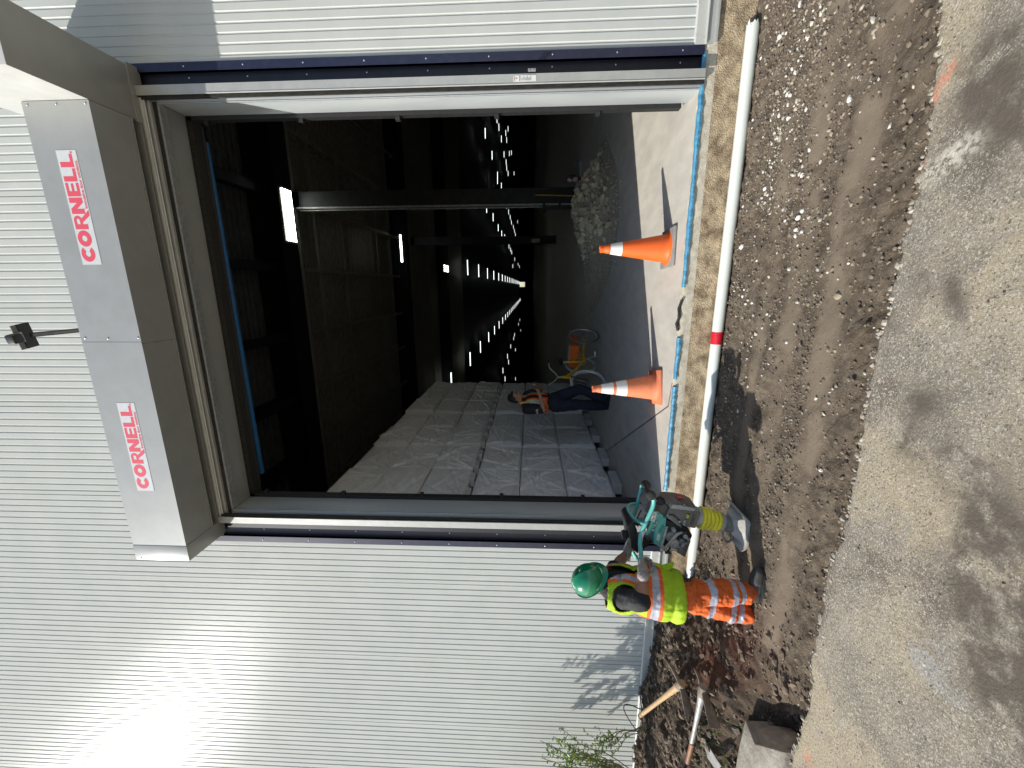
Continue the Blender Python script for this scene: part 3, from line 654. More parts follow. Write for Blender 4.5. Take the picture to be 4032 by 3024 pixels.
# ================================================================== ROLLER DOOR
rd = empty('roller_door', (-.4, 0, 0)); tag(rd, 'rolled up steel door with long grey hood box and guides around the opening', 'roller door')
def P(o): o.location = (.4, 0, 0); return o      # parts are modelled in world metres; the thing's origin is the door middle
def sheet(name, x0, x1, mt):
    h = MB(); h.box(x0, x1, -.485, -.481, 4.67, 5.205); h.box(x0, x1, -.4805, -.15, 4.671, 4.675); h.box(x0, x1, -.4805, 0, 5.20, 5.204)
    h.box(x0, x1, -.162, -.149, 4.66, 4.6705); return P(h.build(name, mt, rd))
hp1 = sheet('hood_panel', -2.42, -.458, 'hood'); hp2 = sheet('hood_panel', -.455, 1.38, 'hood')
h = MB(); h.box(-2.585, -2.4215, -.489, 0, 4.664, 5.209); P(h.build('hood_end_cap', 'hood', rd, bev=.004, smooth=True))
h = MB(); h.box(-.47, -.443, -.4875, -.4852, 4.668, 5.20); P(h.build('hood_seam', 'hood', rd))
for x, z in ((-.408, 5.165), (-.412, 4.96), (-.405, 4.69), (1.355, 5.16), (1.355, 4.93), (1.355, 4.70), (-2.56, 5.15), (-2.56, 4.93)):
    q = MB(); q.ball((x, -.489, z), .008, 1, (1, .5, 1)); P(q.build('rivet', 'galv', rd))
# motor cover: box standing out towards the yard
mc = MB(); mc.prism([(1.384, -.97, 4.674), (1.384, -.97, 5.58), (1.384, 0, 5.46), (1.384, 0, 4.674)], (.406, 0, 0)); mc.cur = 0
o = P(mc.build('motor_cover', ['hood_sunlit'], rd, bev=.005, smooth=True))
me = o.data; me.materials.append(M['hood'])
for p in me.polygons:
    if p.normal.z < -.5: p.material_index = 1  # underside keeps the darker hood grey; sides carry painted sunlight
h = MB(); h.box(1.366, 1.80, -.11, .0, 4.655, 4.673); P(h.build('cover_bracket', 'hood', rd))
# lintel parts between hood and opening
h = MB(); h.box(-2.43, 1.56, -.078, -.03, 4.665, 4.90); P(h.build('lintel_panel', 'hood', rd))
h = MB(); h.box(-2.43, 1.56, -.145, -.08, 4.72, 4.90); P(h.build('lintel_recess', 'black', rd))
h = MB(); h.tube([(-2.43, -.045, 4.645), (1.56, -.045, 4.645)], .022, 12); h.tube([(-2.43, -.018, 4.612), (1.56, -.018, 4.612)], .012, 10); h.box(-2.43, 1.56, -.03, -.004, 4.59, 4.66)
P(h.build('bottom_bar', 'guide', rd, smooth=True))
h = MB(); h.tube([(-2.43, -.052, 4.618), (1.56, -.052, 4.618)], .006, 8); P(h.build('bar_edge', 'logo_white', rd, smooth=True))
h = MB(); h.box(-2.38, 1.55, -.003, .012, 4.556, 4.60); P(h.build('brush_seal', 'brush', rd))
for x0, x1, s in ((-2.43, -2.357, 1), (1.572, 1.645, -1)):
    g = MB(); g.box(x0, x1, -.074, -.068, 0.0, 4.66); e = x0 if s > 0 else x1
    g.box(min(e, e+s*.006), max(e, e+s*.006), -.0679, 0.03, 0.0, 4.66); e = x1 if s > 0 else x0
    g.tube([(e-s*.004, -.073, 0), (e-s*.004, -.073, 4.66)], .0055, 8)
    go = P(g.build('guide', 'guide', rd))
    b = MB(); b.box(min(e, e+s*.026), max(e, e+s*.026), -.062, -.05, .0, 4.66); b.box(min(e, e+s*.014), max(e, e+s*.014), -.048, -.030, .0, 4.66); b.build('brush', 'brush', go)
    b = MB(); b.box(min(e-s*.06, e+s*.02), max(e-s*.06, e+s*.02), -.03, -.024, 0, 4.64); b.build('guide_back', 'guide_dark', go)
# warning sticker and bracket on the right guide
st = empty('warning_sticker', (1.612, -.0755, 1.41)); tag(st, 'small white warning sticker on the right door guide', 'sticker')
MB().box(-.021, .021, -.001, .001, -.09, .09).build('backing', 'white', st)
for z0, z1, mt, x1 in ((.078, .083, 'wood_brown', .017), (.036, .043, 'teal_dark', .017)):
    MB().box(-.017, x1, -.0016, -.0011, z0, z1).build('stripe', mt, st)
MB().prism([(-.006, -.0016, .06), (.008, -.0016, .06), (.002, -.0016, .075)], (0, .0004, 0)).build('triangle', 'wood_brown', st)
pr = MB()
for k in range(9):
    pr.box(-.016, .010+.006*((k*7) % 3-1), -.0016, -.0012, .022-.009*k, .026-.009*k)
pr.build('print', 'engine_grey', st)
br = MB(); br.box(1.648, 1.668, -.100, -.095, 1.325, 1.385); br.box(1.665, 1.669, -.094, -.02, 1.325, 1.385)
bo = br.build('bracket', 'galv', rd); bo.location = (.4, 0, 0)
for z in (1.34, 1.37):
    q = MB(); q.ball((1.658, -.101, z), .005, 1); P(q.build('bolt', 'guide_dark', rd))

# ------------------------------------------------------------------ logo stickers on the hood
def letters():
    S = .34; out = []     # each: list of convex-ish polygons in a 1-high box; returns (polys, width)
    def rect(a, b, c, d): return [(a, c), (b, c), (b, d), (a, d)]
    def ring(cx, cy, ro, ri, a0, a1, n=30, sx=1):
        ps = []
        for i in range(n):
            t0 = R(a0+(a1-a0)*i/n); t1 = R(a0+(a1-a0)*(i+1)/n)
            ps.append([(cx+ro*math.cos(t0)*sx, cy+ro*math.sin(t0)), (cx+ro*math.cos(t1)*sx, cy+ro*math.sin(t1)), (cx+ri*math.cos(t1)*sx, cy+ri*math.sin(t1)), (cx+ri*math.cos(t0)*sx, cy+ri*math.sin(t0))])
        return ps
    out.append((ring(.56, .5, .53, .20, 38, 322, 30, 1.05), 1.06))
    out.append((ring(.56, .5, .53, .20, 0, 360, 36, 1.05), 1.20))
    out.append(([rect(0, S, 0, 1), rect(S, .62, .80, 1), rect(S, .62, .36, .55), [(.42, .40), (.72, .40), (1.30, -.30), (.92, -.30)]]+ring(.60, .68, .32, .12, -90, 90, 16), 1.04))
    out.append(([rect(0, S, 0, 1), rect(.74, 1.08, 0, 1), [(0, 1), (S, 1), (1.08, 0), (.74, 0)]], 1.17))
    out.append(([rect(0, S, 0, 1), rect(S, .88, .8, 1), rect(S, .84, .41, .59), rect(S, .88, 0, .2)], .97))
    out.append(([rect(0, S, 0, 1), rect(S, .84, 0, .22)], .92)); out.append(([rect(0, S, 0, 1), rect(S, .84, 0, .22)], .9))
    return out
def text_mesh(s, size, name, mt, parent, mtx, off=0, ext=.0004, spacing=1):
    cu = bpy.data.curves.new('t', 'FONT'); cu.body = s; cu.size = size; cu.extrude = ext; cu.offset = off; cu.space_character = spacing; cu.resolution_u = 4
    o = bpy.data.objects.new('t', cu); COL.objects.link(o); dg = bpy.context.evaluated_depsgraph_get(); dg.update()
    me = bpy.data.meshes.new_from_object(o.evaluated_get(dg)); bpy.data.objects.remove(o)
    me.transform(mtx); me.materials.clear(); return link_mesh(name, me, mt, parent)
UPR = Matrix(((1, 0, 0, 0), (0, 0, -1, 0), (0, 1, 0, 0), (0, 0, 0, 1)))      # text plane facing -y
for xl, xr, zl, lb in ((-1.838, -.983, 4.86, 'left of the two logo stickers on the hood, reading CORNELL in red'), (.195, 1.043, 4.86, 'right of the two logo stickers on the hood, beside the motor cover')):
    e = empty('logo_sticker', (xl, -.4868, zl)); tag(e, lb, 'sticker', 'logo stickers on the door hood')
    W_ = xr-xl; MB().box(0, W_, -.0005, .001, 0, .163).build('backing', 'logo_white', e)
    x = .022; Hh = .108; sc = (W_-.05)/(1.06+1.20+1.04+1.17+.97+.92+.84); lm = MB()
    for polys, wd in letters():
        for pi, p in enumerate(polys): lm.prism([(x+a*sc, -.0015-.00004*(pi % 4), .040+b_*Hh) for a, b_ in p], (0, .0008, 0))
        x += wd*sc
    lm.build('lettering', 'logo_red', e)
    text_mesh('Innovative door solutions.', .0345, 'tagline', 'logo_red', e, Matrix.Translation((.425, -.0012, .008)) @ UPR, off=.0006, spacing=.97)
    text_mesh('\u00ae', .022, 'trademark', 'logo_red', e, Matrix.Translation((W_-.024, -.0012, .034)) @ UPR)

# ------------------------------------------------------------------ camera arm above the hood
e = empty('wall_camera', (-.385, .29, 5.70)); tag(e, 'black camera on a long arm standing out above the hood', 'security camera')
MB().box(-.019, .019, -.75, -.28, -.019, .019).build('arm', 'black', e, bev=.003)
MB().box(-.012, .012, -.74, -.32, -.024, -.0195).build('cable_duct', 'guide_dark', e)
rt = Matrix.Translation((0, -.765, 0)) @ Matrix.Rotation(R(-10), 4, 'Z')
MB().box(-.105, .105, -.045, .045, -.012, .004, rt).build('mount_plate', 'black', e)
MB().box(-.105, .105, -.085, -.0455, -.006, .0, rt).build('mount_edge', 'guide_dark', e)
MB().box(-.042, .042, -.10, -.04, -.02, -.0125, rt).build('bracket', 'light_grey', e)
ms = MB(); ms.box(-.042, .042, -.20, -.10, -.045, .035, rt, bev=.016); ms.ball((0, -.20, -.005), .04, 2, (1, .55, 1), rt.to_3x3().to_4x4())
MB().box(-.040, .040, -.142, -.058, -.05, .026, rt, bev=.016).build('housing', 'black', e, smooth=True)

# ================================================================== PIPE, TAPE, CONES
pp = empty('drain_pipe', (-.4, -.055, -.324)); tag(pp, 'long white plastic pipe lying along the foundation with a red tape band', 'pipe')
n = 40; pts = [(-2.55+x, 0.006*math.sin(x*1.3), .006*math.sin(x*.9)) for x in np.linspace(-.05, 4.88, n)]
m_ = MB(); m_.tube(pts, .047, 28, cap=False)
k0 = len(m_.v)-28
for k in range(28):
    v = list(m_.v[k0+k]); v[0] += .035*math.sin(k*1.7)*abs(math.sin(k*.6)); m_.v[k0+k] = tuple(v)
m_.tube(pts[:], .0435, 28, cap=False); m_.build('pipe', 'pvc', pp, smooth=True, auto=None, recalc=False)
m_ = MB(); xb = -.46+.4
q = [(xb-.055+.11*i/5, 0.006*math.sin((xb+2.55)*1.3), .006*math.sin((xb+2.55)*.9)) for i in range(6)]; m_.tube(q, [.0485, .0488, .0484, .0489, .0485, .0486], 28, cap=False); m_.build('tape_band', 'red_tape', pp, smooth=True)
tp = MB(); xs2 = np.linspace(-2.0, 1.78, 420)
for (a, b_) in ((-2.0, -.92), (-.86, -.46), (-.02, 1.78)):
    seg = [x for x in xs2 if a <= x <= b_]; vs = []
    for x in seg:
        k = float(fbm(np.array([x]), np.array([8.]), 6, 4)[0]); k2 = float(fbm(np.array([x]), np.array([18.]), 22, 3)[0]); w_ = .015+.018*k
        vs += [(x, .012+k*.02, .010+k2*.01), (x, -.010+k2*.012, .010+k2*.008), (x, -.020+k2*.012, -.004), (x, -.017+k2*.016, -.004-w_)]
    n = len(seg); tp.add(vs, [(i*4+j, i*4+j+1, (i+1)*4+j+1, (i+1)*4+j) for i in range(n-1) for j in range(3)])
tag(tp.build('edge_tape', 'tape', smooth=True, recalc=False), 'crumpled blue tape stuck along the concrete slab edge', 'tape')
sc_ = MB(); sc_.tube([(-.40, -.006, .012), (-.34, .0, .03), (-.28, -.01, .012), (-.2, .0, .02), (-.12, -.01, .0)], .012, 6)
tag(sc_.build('torn_membrane', 'black'), 'torn black membrane scrap at the gap in the blue tape', 'debris')
fm = MB(); 
for k in range(7): fm.ball((-.36+.022*k, .02+.01*math.sin(k*2), .012), .016, 1, (1.2, .8, .6))
tag(fm.build('foam_scrap', 'gravel_tan'), 'lump of dried yellow foam beside the torn membrane', 'debris')

def cone(x, y, h, rz, mts, label, stripes, lean=(0, 0)):
    e = empty('traffic_cone', (x, y, 0), rz); e.rotation_euler = (lean[0], lean[1], rz); tag(e, label, 'traffic cone', 'orange cones in the doorway')
    b = MB(); b.box(-.185, .185, -.185, .185, 0.002, .032, bev=.014)
    b.build('base', mts[1], e, smooth=True)
    rb, rt_ = .137, .030
    rad = lambda z: rb+(rt_-rb)*(z-.03)/(h-.03)
    m_ = MB(); m_.lathe([(rb+.022, .031), (rb+.004, .042)]+[(rad(z), z) for z in np.linspace(.05, h-.055, 14)]+[(.036, h-.05), (.033, h-.02), (.036, h-.012), (.034, h), (.024, h+.001), (.022, h-.03)], 32)
    m_.build('body', mts[0], e, smooth=True, auto=50)
    for z0, z1 in stripes:
        s = MB(); s.lathe([(rad(z)+.0015, z) for z in np.linspace(z0, z1, 5)], 32, cap=False); s.build('reflective_band', 'cone_white', e, smooth=True)
    return e
cone(.352, .44, .68, R(3), ('cone_orange', 'cone_base'), 'clean bright orange cone with one white band, right in the doorway', [(.47, .58)])
cone(-1.055, .50, .69, R(12), ('cone_faded', 'cone_faded'), 'faded dirty orange cone with two white bands, nearer the wrapped stacks', [(.335, .445), (.475, .60)], (R(1.5), R(-2)))

# ================================================================== WRAPPED BUNDLES
def bundle_mesh(seed):
    r = np.random.RandomState(seed); ny, nz = 64, 46; Yg, Zg = np.meshgrid(np.linspace(0, 1, ny), np.linspace(0, 1, nz))
    cx, cy = r.uniform(.3, .7), r.uniform(.35, .65); h = np.zeros_like(Yg)
    for k in range(26):        # radial folds running to the corners and the tuck points
        ox, oy = [(0, 0), (1, 0), (0, 1), (1, 1), (cx, 0), (cx, 1), (0, cy), (1, cy)][r.randint(8)]
        a = math.atan2(.5-oy, .5-ox)+r.uniform(-.75, .75); dx, dy = Yg-ox, Zg-oy; d = np.hypot(dx, dy)
        off = np.abs(-dx*math.sin(a)+dy*math.cos(a)); fw = (dx*math.cos(a)+dy*math.sin(a)) > 0
        h += fw*np.exp(-(off/(.009+.035*d))**2)*r.uniform(-.7, 1)*np.exp(-d*r.uniform(.5, 2.0))
    edge = np.minimum(np.minimum(Yg, 1-Yg), np.minimum(Zg, 1-Zg)); rnd = .034*sstep(.06, 0, edge)
    fold = np.clip(.48+.34*h+.34*fbm(Yg+Zg*.6, Zg*.8+seed*2, 9, 4, True), 0, 1)  # whitens raised folds, both as milky film and as painted highlight
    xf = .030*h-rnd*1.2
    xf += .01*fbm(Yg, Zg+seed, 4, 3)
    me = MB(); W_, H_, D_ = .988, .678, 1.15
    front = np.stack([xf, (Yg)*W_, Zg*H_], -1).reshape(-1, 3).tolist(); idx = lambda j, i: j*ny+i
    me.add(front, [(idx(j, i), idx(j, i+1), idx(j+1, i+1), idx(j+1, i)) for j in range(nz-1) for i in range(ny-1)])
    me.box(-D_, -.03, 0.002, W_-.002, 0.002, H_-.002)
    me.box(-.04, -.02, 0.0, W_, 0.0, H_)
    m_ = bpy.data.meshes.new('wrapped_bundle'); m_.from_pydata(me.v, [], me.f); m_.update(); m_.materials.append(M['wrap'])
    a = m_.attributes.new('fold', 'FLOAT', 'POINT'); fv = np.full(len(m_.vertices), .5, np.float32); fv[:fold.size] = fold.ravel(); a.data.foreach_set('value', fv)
    m_.polygons.foreach_set('use_smooth', [len(p.vertices) == 4 and i < (nz-1)*(ny-1) for i, p in enumerate(m_.polygons)]); return m_
bms = [bundle_mesh(s) for s in range(9)]
ordn = ['first', 'second', 'third', 'fourth', 'fifth', 'sixth', 'seventh', 'eighth']
tiern = ['bottom', 'second from bottom', 'third from bottom', 'fourth from bottom', 'fifth from bottom', 'topmost']
fmesh = MB().box(-.14, .0, 0, .50, 0, .125, bev=.006).build('foam_block', 'foam'); fme = fmesh.data; bpy.data.objects.remove(fmesh)
fmesh2 = MB().box(-.14, .0, 0, .22, 0, .078, bev=.006).build('foam_block', 'foam'); fme2 = fmesh2.data; bpy.data.objects.remove(fmesh2)
xface = [-2.92, -2.90, -2.93, -2.90, -2.92, -2.89, -2.91, -2.90]
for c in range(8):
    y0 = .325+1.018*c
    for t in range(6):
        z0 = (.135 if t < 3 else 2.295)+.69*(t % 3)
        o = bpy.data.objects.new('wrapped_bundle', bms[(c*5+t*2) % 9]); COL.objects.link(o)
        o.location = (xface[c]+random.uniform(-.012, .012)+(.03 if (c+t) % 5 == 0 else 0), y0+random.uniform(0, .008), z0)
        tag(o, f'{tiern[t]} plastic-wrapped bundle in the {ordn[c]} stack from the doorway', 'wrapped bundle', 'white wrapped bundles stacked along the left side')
    for zz, mm, nm in ((.004, fme, 'on the floor under'), (2.215, fme2, 'between the lower and upper tier of')):
        for k in range(1 if zz < 1 else 2):
            o = bpy.data.objects.new('foam_block', mm); COL.objects.link(o); o.location = (xface[c]+(.06 if zz < 1 else .015), y0+(.36 if zz < 1 else .10+k*.5), zz)
            tag(o, f'{"" if zz < 1 else "nearer " if k == 0 else "farther "}white foam block {nm} the {ordn[c]} stack', 'foam block', 'white foam spacer blocks in the stacks')

# ================================================================== RUBBLE HEAP, EXTINGUISHER, PAPER
def rub_h(x, y):
    g = lambda cx, cy, sx, sy, a: np.exp(-(((x-cx)*math.cos(a)+(y-cy)*math.sin(a))/sx)**2-((-(x-cx)*math.sin(a)+(y-cy)*math.cos(a))/sy)**2)
    h = .14*g(.05, 5.1, .38, .7, .3)+.12*g(.6, 4.3, .5, .6, 0)+.42*g(1.35, 4.6, .6, .95, -.3)+.22*g(1.95, 4.9, .45, .5, 0)+.20*g(.95, 5.6, .5, .9, 0)+.16*g(1.7, 6.6, .6, 1.1, 0)+.11*g(.35, 5.3, .5, .6, .4)
    return np.maximum(h+fbm(x, y, 6, 4)*.10*sstep(.02, .15, h)-.022, -.02)
gx2, gy2 = np.meshgrid(np.arange(-.6, 3.1, .035), np.arange(2.9, 8.6, .035)); hh = rub_h(gx2, gy2)
rb = empty('rubble_heap', (1.4, 4.6, 0)); tag(rb, 'heap of broken tan rubble and grey gravel swept up on the hall floor', 'rubble heap')
hm = grid_mesh('heap', gx2-1.4, gy2-4.6, hh, 'gravel_grey'); hm.parent = rb
x, y = scatter(2600, 0.2, 2.6, 3.0, 7.2, lambda x, y: sstep(.02, .22, rub_h(x, y))*sstep(.45, 1.0, x+.12*(y-4.5))); sz = .018+.065*rng.rand(len(x))**2.8
o = stones_mesh('rubble_lumps', np.stack([x-1.4, y-4.6, np.maximum(rub_h(x, y), 0)+sz*.3], 1), sz, 'rubble', parent=rb, jitter=.5, flat=.8)
x, y = scatter(7000, -.6, 2.9, 2.9, 8.4, lambda x, y: sstep(-.02, .03, rub_h(x, y))*.9); sz = .006+.014*rng.rand(len(x))
o = stones_mesh('rubble_gravel', np.stack([x-1.4, y-4.6, np.maximum(rub_h(x, y), 0)+sz*.3], 1), sz, 'heap_grit', parent=rb)

e = empty('fire_extinguisher', (2.79, 8.18, 0)); tag(e, 'red fire extinguisher with a white tag beside the column foot', 'fire extinguisher')
MB().lathe([(.062, 0), (.066, .01), (.066, .29), (.055, .33), (.025, .36), (.02, .38)], 20).build('cylinder', 'red', e, smooth=True)
MB().lathe([(.0672, .13), (.0672, .25)], 20, cap=False).build('label_band', 'paper', e, smooth=True)
MB().box(-.02, .03, -.012, .012, .38, .41).box(-.08, .05, -.01, .01, .415, .43).tube([(.03, 0, .40), (.09, 0, .38), (.10, 0, .2)], .01, 6).build('valve_handle', 'black', e)
MB().box(-.14, -.07, -.075, -.073, .27, .39, Matrix.Rotation(R(12), 4, 'Y')).build('tag', 'paper', e)
pa = MB(); pa.add([(2.90, 8.45, .02), (3.30, 8.46, .03), (3.47, 9.1, .02), (3.05, 9.1, .012)], [(0, 1, 2, 3)]); pa.add([(3.1, 8.46, .012), (3.28, 8.45, .05), (3.32, 8.75, .05), (3.12, 8.75, .012)], [(0, 1, 2, 3)])
pa.prism([(2.9, 8.44, .002), (3.30, 8.44, .002), (3.30, 8.44, .05), (3.1, 8.44, .03), (2.9, 8.44, .045)], (0, .02, 0))
tag(pa.build('paper_sheet', 'paper'), 'crumpled white paper strip on the floor right of the extinguisher', 'paper')
pa = MB(); pa.prism([(3.44, 9.5, .002), (3.62, 9.6, .002), (3.60, 9.75, .05), (3.47, 9.7, .04)], (0, .02, .01)); tag(pa.build('paper_scrap', 'paper'), 'small white scrap behind the paper strip', 'paper')

# ================================================================== CARGO TRICYCLE
mat('tread', (.13, .13, .125), .7)
tr = empty('cargo_tricycle', (-1.3, 4.3, 0)); tag(tr, 'yellow framed three wheeled work bike carrying an orange crate', 'tricycle')
T0 = Vector((-1.3, 4.3, 0))
def wheel(c, axis_, r, tyr, name='wheel'):
    ax = Vector(axis_).normalized(); q = ax.to_track_quat('Z', 'Y').to_matrix().to_4x4()
    wc = empty(name, Vector(c)-T0); wc.parent = tr
    def ring(rr, tr_, n=40): 
        b_ = MB(); b_.tube([q @ Vector((rr*math.cos(a), rr*math.sin(a), 0)) for a in np.linspace(0, 2*math.pi, n, endpoint=False)], tr_, 8, closed=True); return b_
    ring(r-.022, .022).build('tyre', tyr, wc, smooth=True); ring(r-.05, .011).build('rim', 'chrome', wc, smooth=True)
    s = MB()
    for k in range(18):
        a = 2*math.pi*k/18; s.tube([q @ Vector((.02*math.cos(a+.5), .02*math.sin(a+.5), .02*(-1)**k)), q @ Vector(((r-.05)*math.cos(a), (r-.05)*math.sin(a), 0))], .0018, 4, cap=False)
    s.tube([q @ Vector((0, 0, -.045)), q @ Vector((0, 0, .045))], .02, 10); s.build('spokes', 'engine_grey', wc)
hd = Vector((-.34, -.94, 0)).normalized(); lat = Vector((hd.y, -hd.x, 0))
cf = Vector((-1.68, 3.36, .325)); rc = Vector((-1.26, 4.42, .325)); wR = rc-lat*-.0
cr_ = Vector((-.952, 4.30, .325)); cl_ = Vector((-1.585, 4.53, .325)); axl = (cr_-cl_).normalized()
wheel(cr_, axl, .325, 'tread', 'rear_wheel'); wheel(cl_, axl, .325, 'tyre', 'rear_wheel')
wheel(cf, (.85, -.53, 0), .325, 'tyre', 'front_wheel')
mid = (cr_+cl_)/2
hdv = (cf-mid); hdv.z = 0; hdv.normalize()
head = Vector((-1.62, 3.50, .72)); bb_ = mid+hdv*.42+Vector((0, 0, -.03)); seat = Vector((-1.44, 4.05, .70))
f = MB(); f.tube([head-T0, Vector((-1.53, 3.78, .50))-T0, bb_+Vector((0, 0, .05))-T0, mid+hdv*.1-T0+Vector((0, 0, -.02))], .024, 10)
f.tube([seat+Vector((0, 0, -.02))-T0, bb_-T0], .018, 8); f.tube([seat+(bb_-seat)*.35-T0, mid+hdv*.1-T0], .013, 8); f.tube([bb_-T0, mid-T0], .016, 8)
f.tube([cr_-axl*.06-T0+Vector((0, 0, -.03)), cl_+axl*.06-T0+Vector((0, 0, -.03))], .018, 8)
f.tube([head+Vector((.01, -.015, .07))-T0, head+Vector((-.01, .03, -.10))-T0], .026, 10)
f.build('frame', 'yellow', tr, smooth=True)
f = MB()
for s_ in (-1, 1):
    l_ = Vector((.85, -.53, 0)).normalized()*s_
    f.tube([head+l_*.045+Vector((-.01, -.02, -.10))-T0, cf+l_*.05-T0+Vector((0, 0, .0))], .011, 8)
f.box(-.03, .03, -.05, .05, -.02, .0, Matrix.Translation(head-T0+Vector((-.01, -.02, -.1)))); f.build('fork', 'black', tr, smooth=True)
hb = head+Vector((.01, -.02, .14)); hl = Vector((.85, -.53, 0)).normalized()
f = MB(); f.tube([head-T0+Vector((0, 0, .05)), hb-T0], .012, 8)
for s_ in (-1, 1): f.tube([hb-T0, hb-T0+hl*s_*.10+Vector((0, 0, .05)), hb-T0+hl*s_*.22+Vector((0, .03, .16)), hb-T0+hl*s_*.28+Vector((.02, .14, .17))], .010, 8)
f.build('handlebar', 'chrome', tr, smooth=True)
f = MB()
for s_ in (-1, 1): f.tube([hb-T0+hl*s_*.28+Vector((.02, .14, .17)), hb-T0+hl*s_*.29+Vector((.04, .25, .165))], .015, 8)
f.build('grips', 'rubber', tr, smooth=True)
f = MB(); f.ball(seat-T0+Vector((.01, .05, .06)), .1, 2, (.95, 1.25, .4)); f.build('saddle', 'black', tr, smooth=True)
f = MB(); f.tube([seat-T0+Vector((0, 0, -.02)), seat-T0+Vector((0, .02, .05))], .012, 8); f.build('seat_post', 'chrome', tr)
f = MB(); f.tube([bb_-T0+axl*.05, bb_-T0+axl*.06+Vector((.05, .02, -.17))], .009, 6); f.box(-.05, .05, -.03, .03, -.012, .012, Matrix.Translation(bb_-T0+axl*.11+Vector((.05, .02, -.17)))); f.tube([bb_-T0-axl*.05, bb_-T0-axl*.06+Vector((-.05, -.02, .17))], .009, 6); f.build('crank', 'chrome', tr)
q = Matrix.Translation(mid-T0+Vector((0, 0, .10))+hdv*.02) @ Matrix.Rotation(math.atan2(axl.y, axl.x), 4, 'Z')
f = MB(); 
for d in ((-.24, .24, -.24, -.228, 0, .16), (-.24, .24, .228, .24, 0, .16), (-.24, -.228, -.227, .227, 0, .16), (.228, .24, -.227, .227, 0, .16), (-.24, .24, -.24, .24, -.006, 0)): f.box(*d, q)
f.box(-.25, .25, -.25, -.2405, .145, .165, q); f.build('crate', 'crate_orange', tr)
f = MB(); f.box(-.225, .225, -.225, .225, .13, .19, q); f.build('crate_load', 'galv', tr, bev=.01)

# ================================================================== BODIES: voxel-skinned surfaces grown from tapered limbs
def cap_prim(m_, p0, r0, p1, r1, n=14):
    p0, p1 = Vector(p0), Vector(p1); d = (p1-p0); L = d.length; t = d.normalized(); pts = []; rr = []
    for a in (90, 65, 40, 18): pts.append(p0-t*r0*math.sin(R(a))); rr.append(max(.0006, r0*math.cos(R(a))))
    for k in range(5): pts.append(p0+t*L*k/4); rr.append(r0+(r1-r0)*k/4)
    for a in (18, 40, 65, 90): pts.append(p1+t*r1*math.sin(R(a))); rr.append(max(.0006, r1*math.cos(R(a))))
    m_.tube(pts, rr, n)
def frame(f, u):
    f = Vector(f).normalized(); u = Vector(u); u = (u-f*u.dot(f)).normalized(); l = u.cross(f)
    return Matrix((f, l, u)).transposed().to_4x4(), f, l, u
def blob(name, prims, vox, mats, parent=None, it=4, noise=None, pick=None, kill=None, sub=None):
    m_ = MB()
    for p in prims:
        if p[0] == 'c': cap_prim(m_, *p[1:])
        elif p[0] == 'e': m_.ball(p[1], 1, 3, p[2], p[3] if len(p) > 3 else None) if False else m_.ball(p[1], 1, 3, p[2], p[3])
    me = bpy.data.meshes.new('tmp'); me.from_pydata(m_.v, [], m_.f)
    bm = bmesh.new(); bm.from_mesh(me); bmesh.ops.recalc_face_normals(bm, faces=bm.faces[:]); bm.to_mesh(me); bm.free()
    o = bpy.data.objects.new('tmp', me); COL.objects.link(o)
    md = o.modifiers.new('r', 'REMESH'); md.mode = 'VOXEL'; md.voxel_size = vox; md.adaptivity = 0
    if it: sm = o.modifiers.new('s', 'SMOOTH'); sm.factor = .5; sm.iterations = it
    dg = bpy.context.evaluated_depsgraph_get(); dg.update(); nm = bpy.data.meshes.new_from_object(o.evaluated_get(dg)); bpy.data.objects.remove(o)
    nm.name = name
    n = len(nm.vertices); co = np.empty(n*3); nm.vertices.foreach_get('co', co); co = co.reshape(-1, 3)
    if noise:
        amp, fr, st = noise; no = np.empty(n*3); nm.vertices.foreach_get('normal', no); no = no.reshape(-1, 3)
        a = fbm(co[:, 0]*1.3+co[:, 1]*.9, co[:, 2]*st+co[:, 1]*.6, fr, 3, True)+.5*fbm(co[:, 0]+co[:, 2]*.7, co[:, 1]*1.1+co[:, 2]*.5, fr*2.3, 2)
        co = co+no*(a*amp)[:, None]; nm.vertices.foreach_set('co', co.ravel())
    nm.materials.clear()
    if kill:
        bm = bmesh.new(); bm.from_mesh(nm); bmesh.ops.delete(bm, geom=[f for f in bm.faces if kill(f.calc_center_median(), f.normal)], context='FACES'); bm.to_mesh(nm); bm.free()
    if pick:
        for p in nm.polygons: p.material_index = pick(p.center, p.normal)
    nm.update(); return link_mesh(name, nm, mats, parent, True)
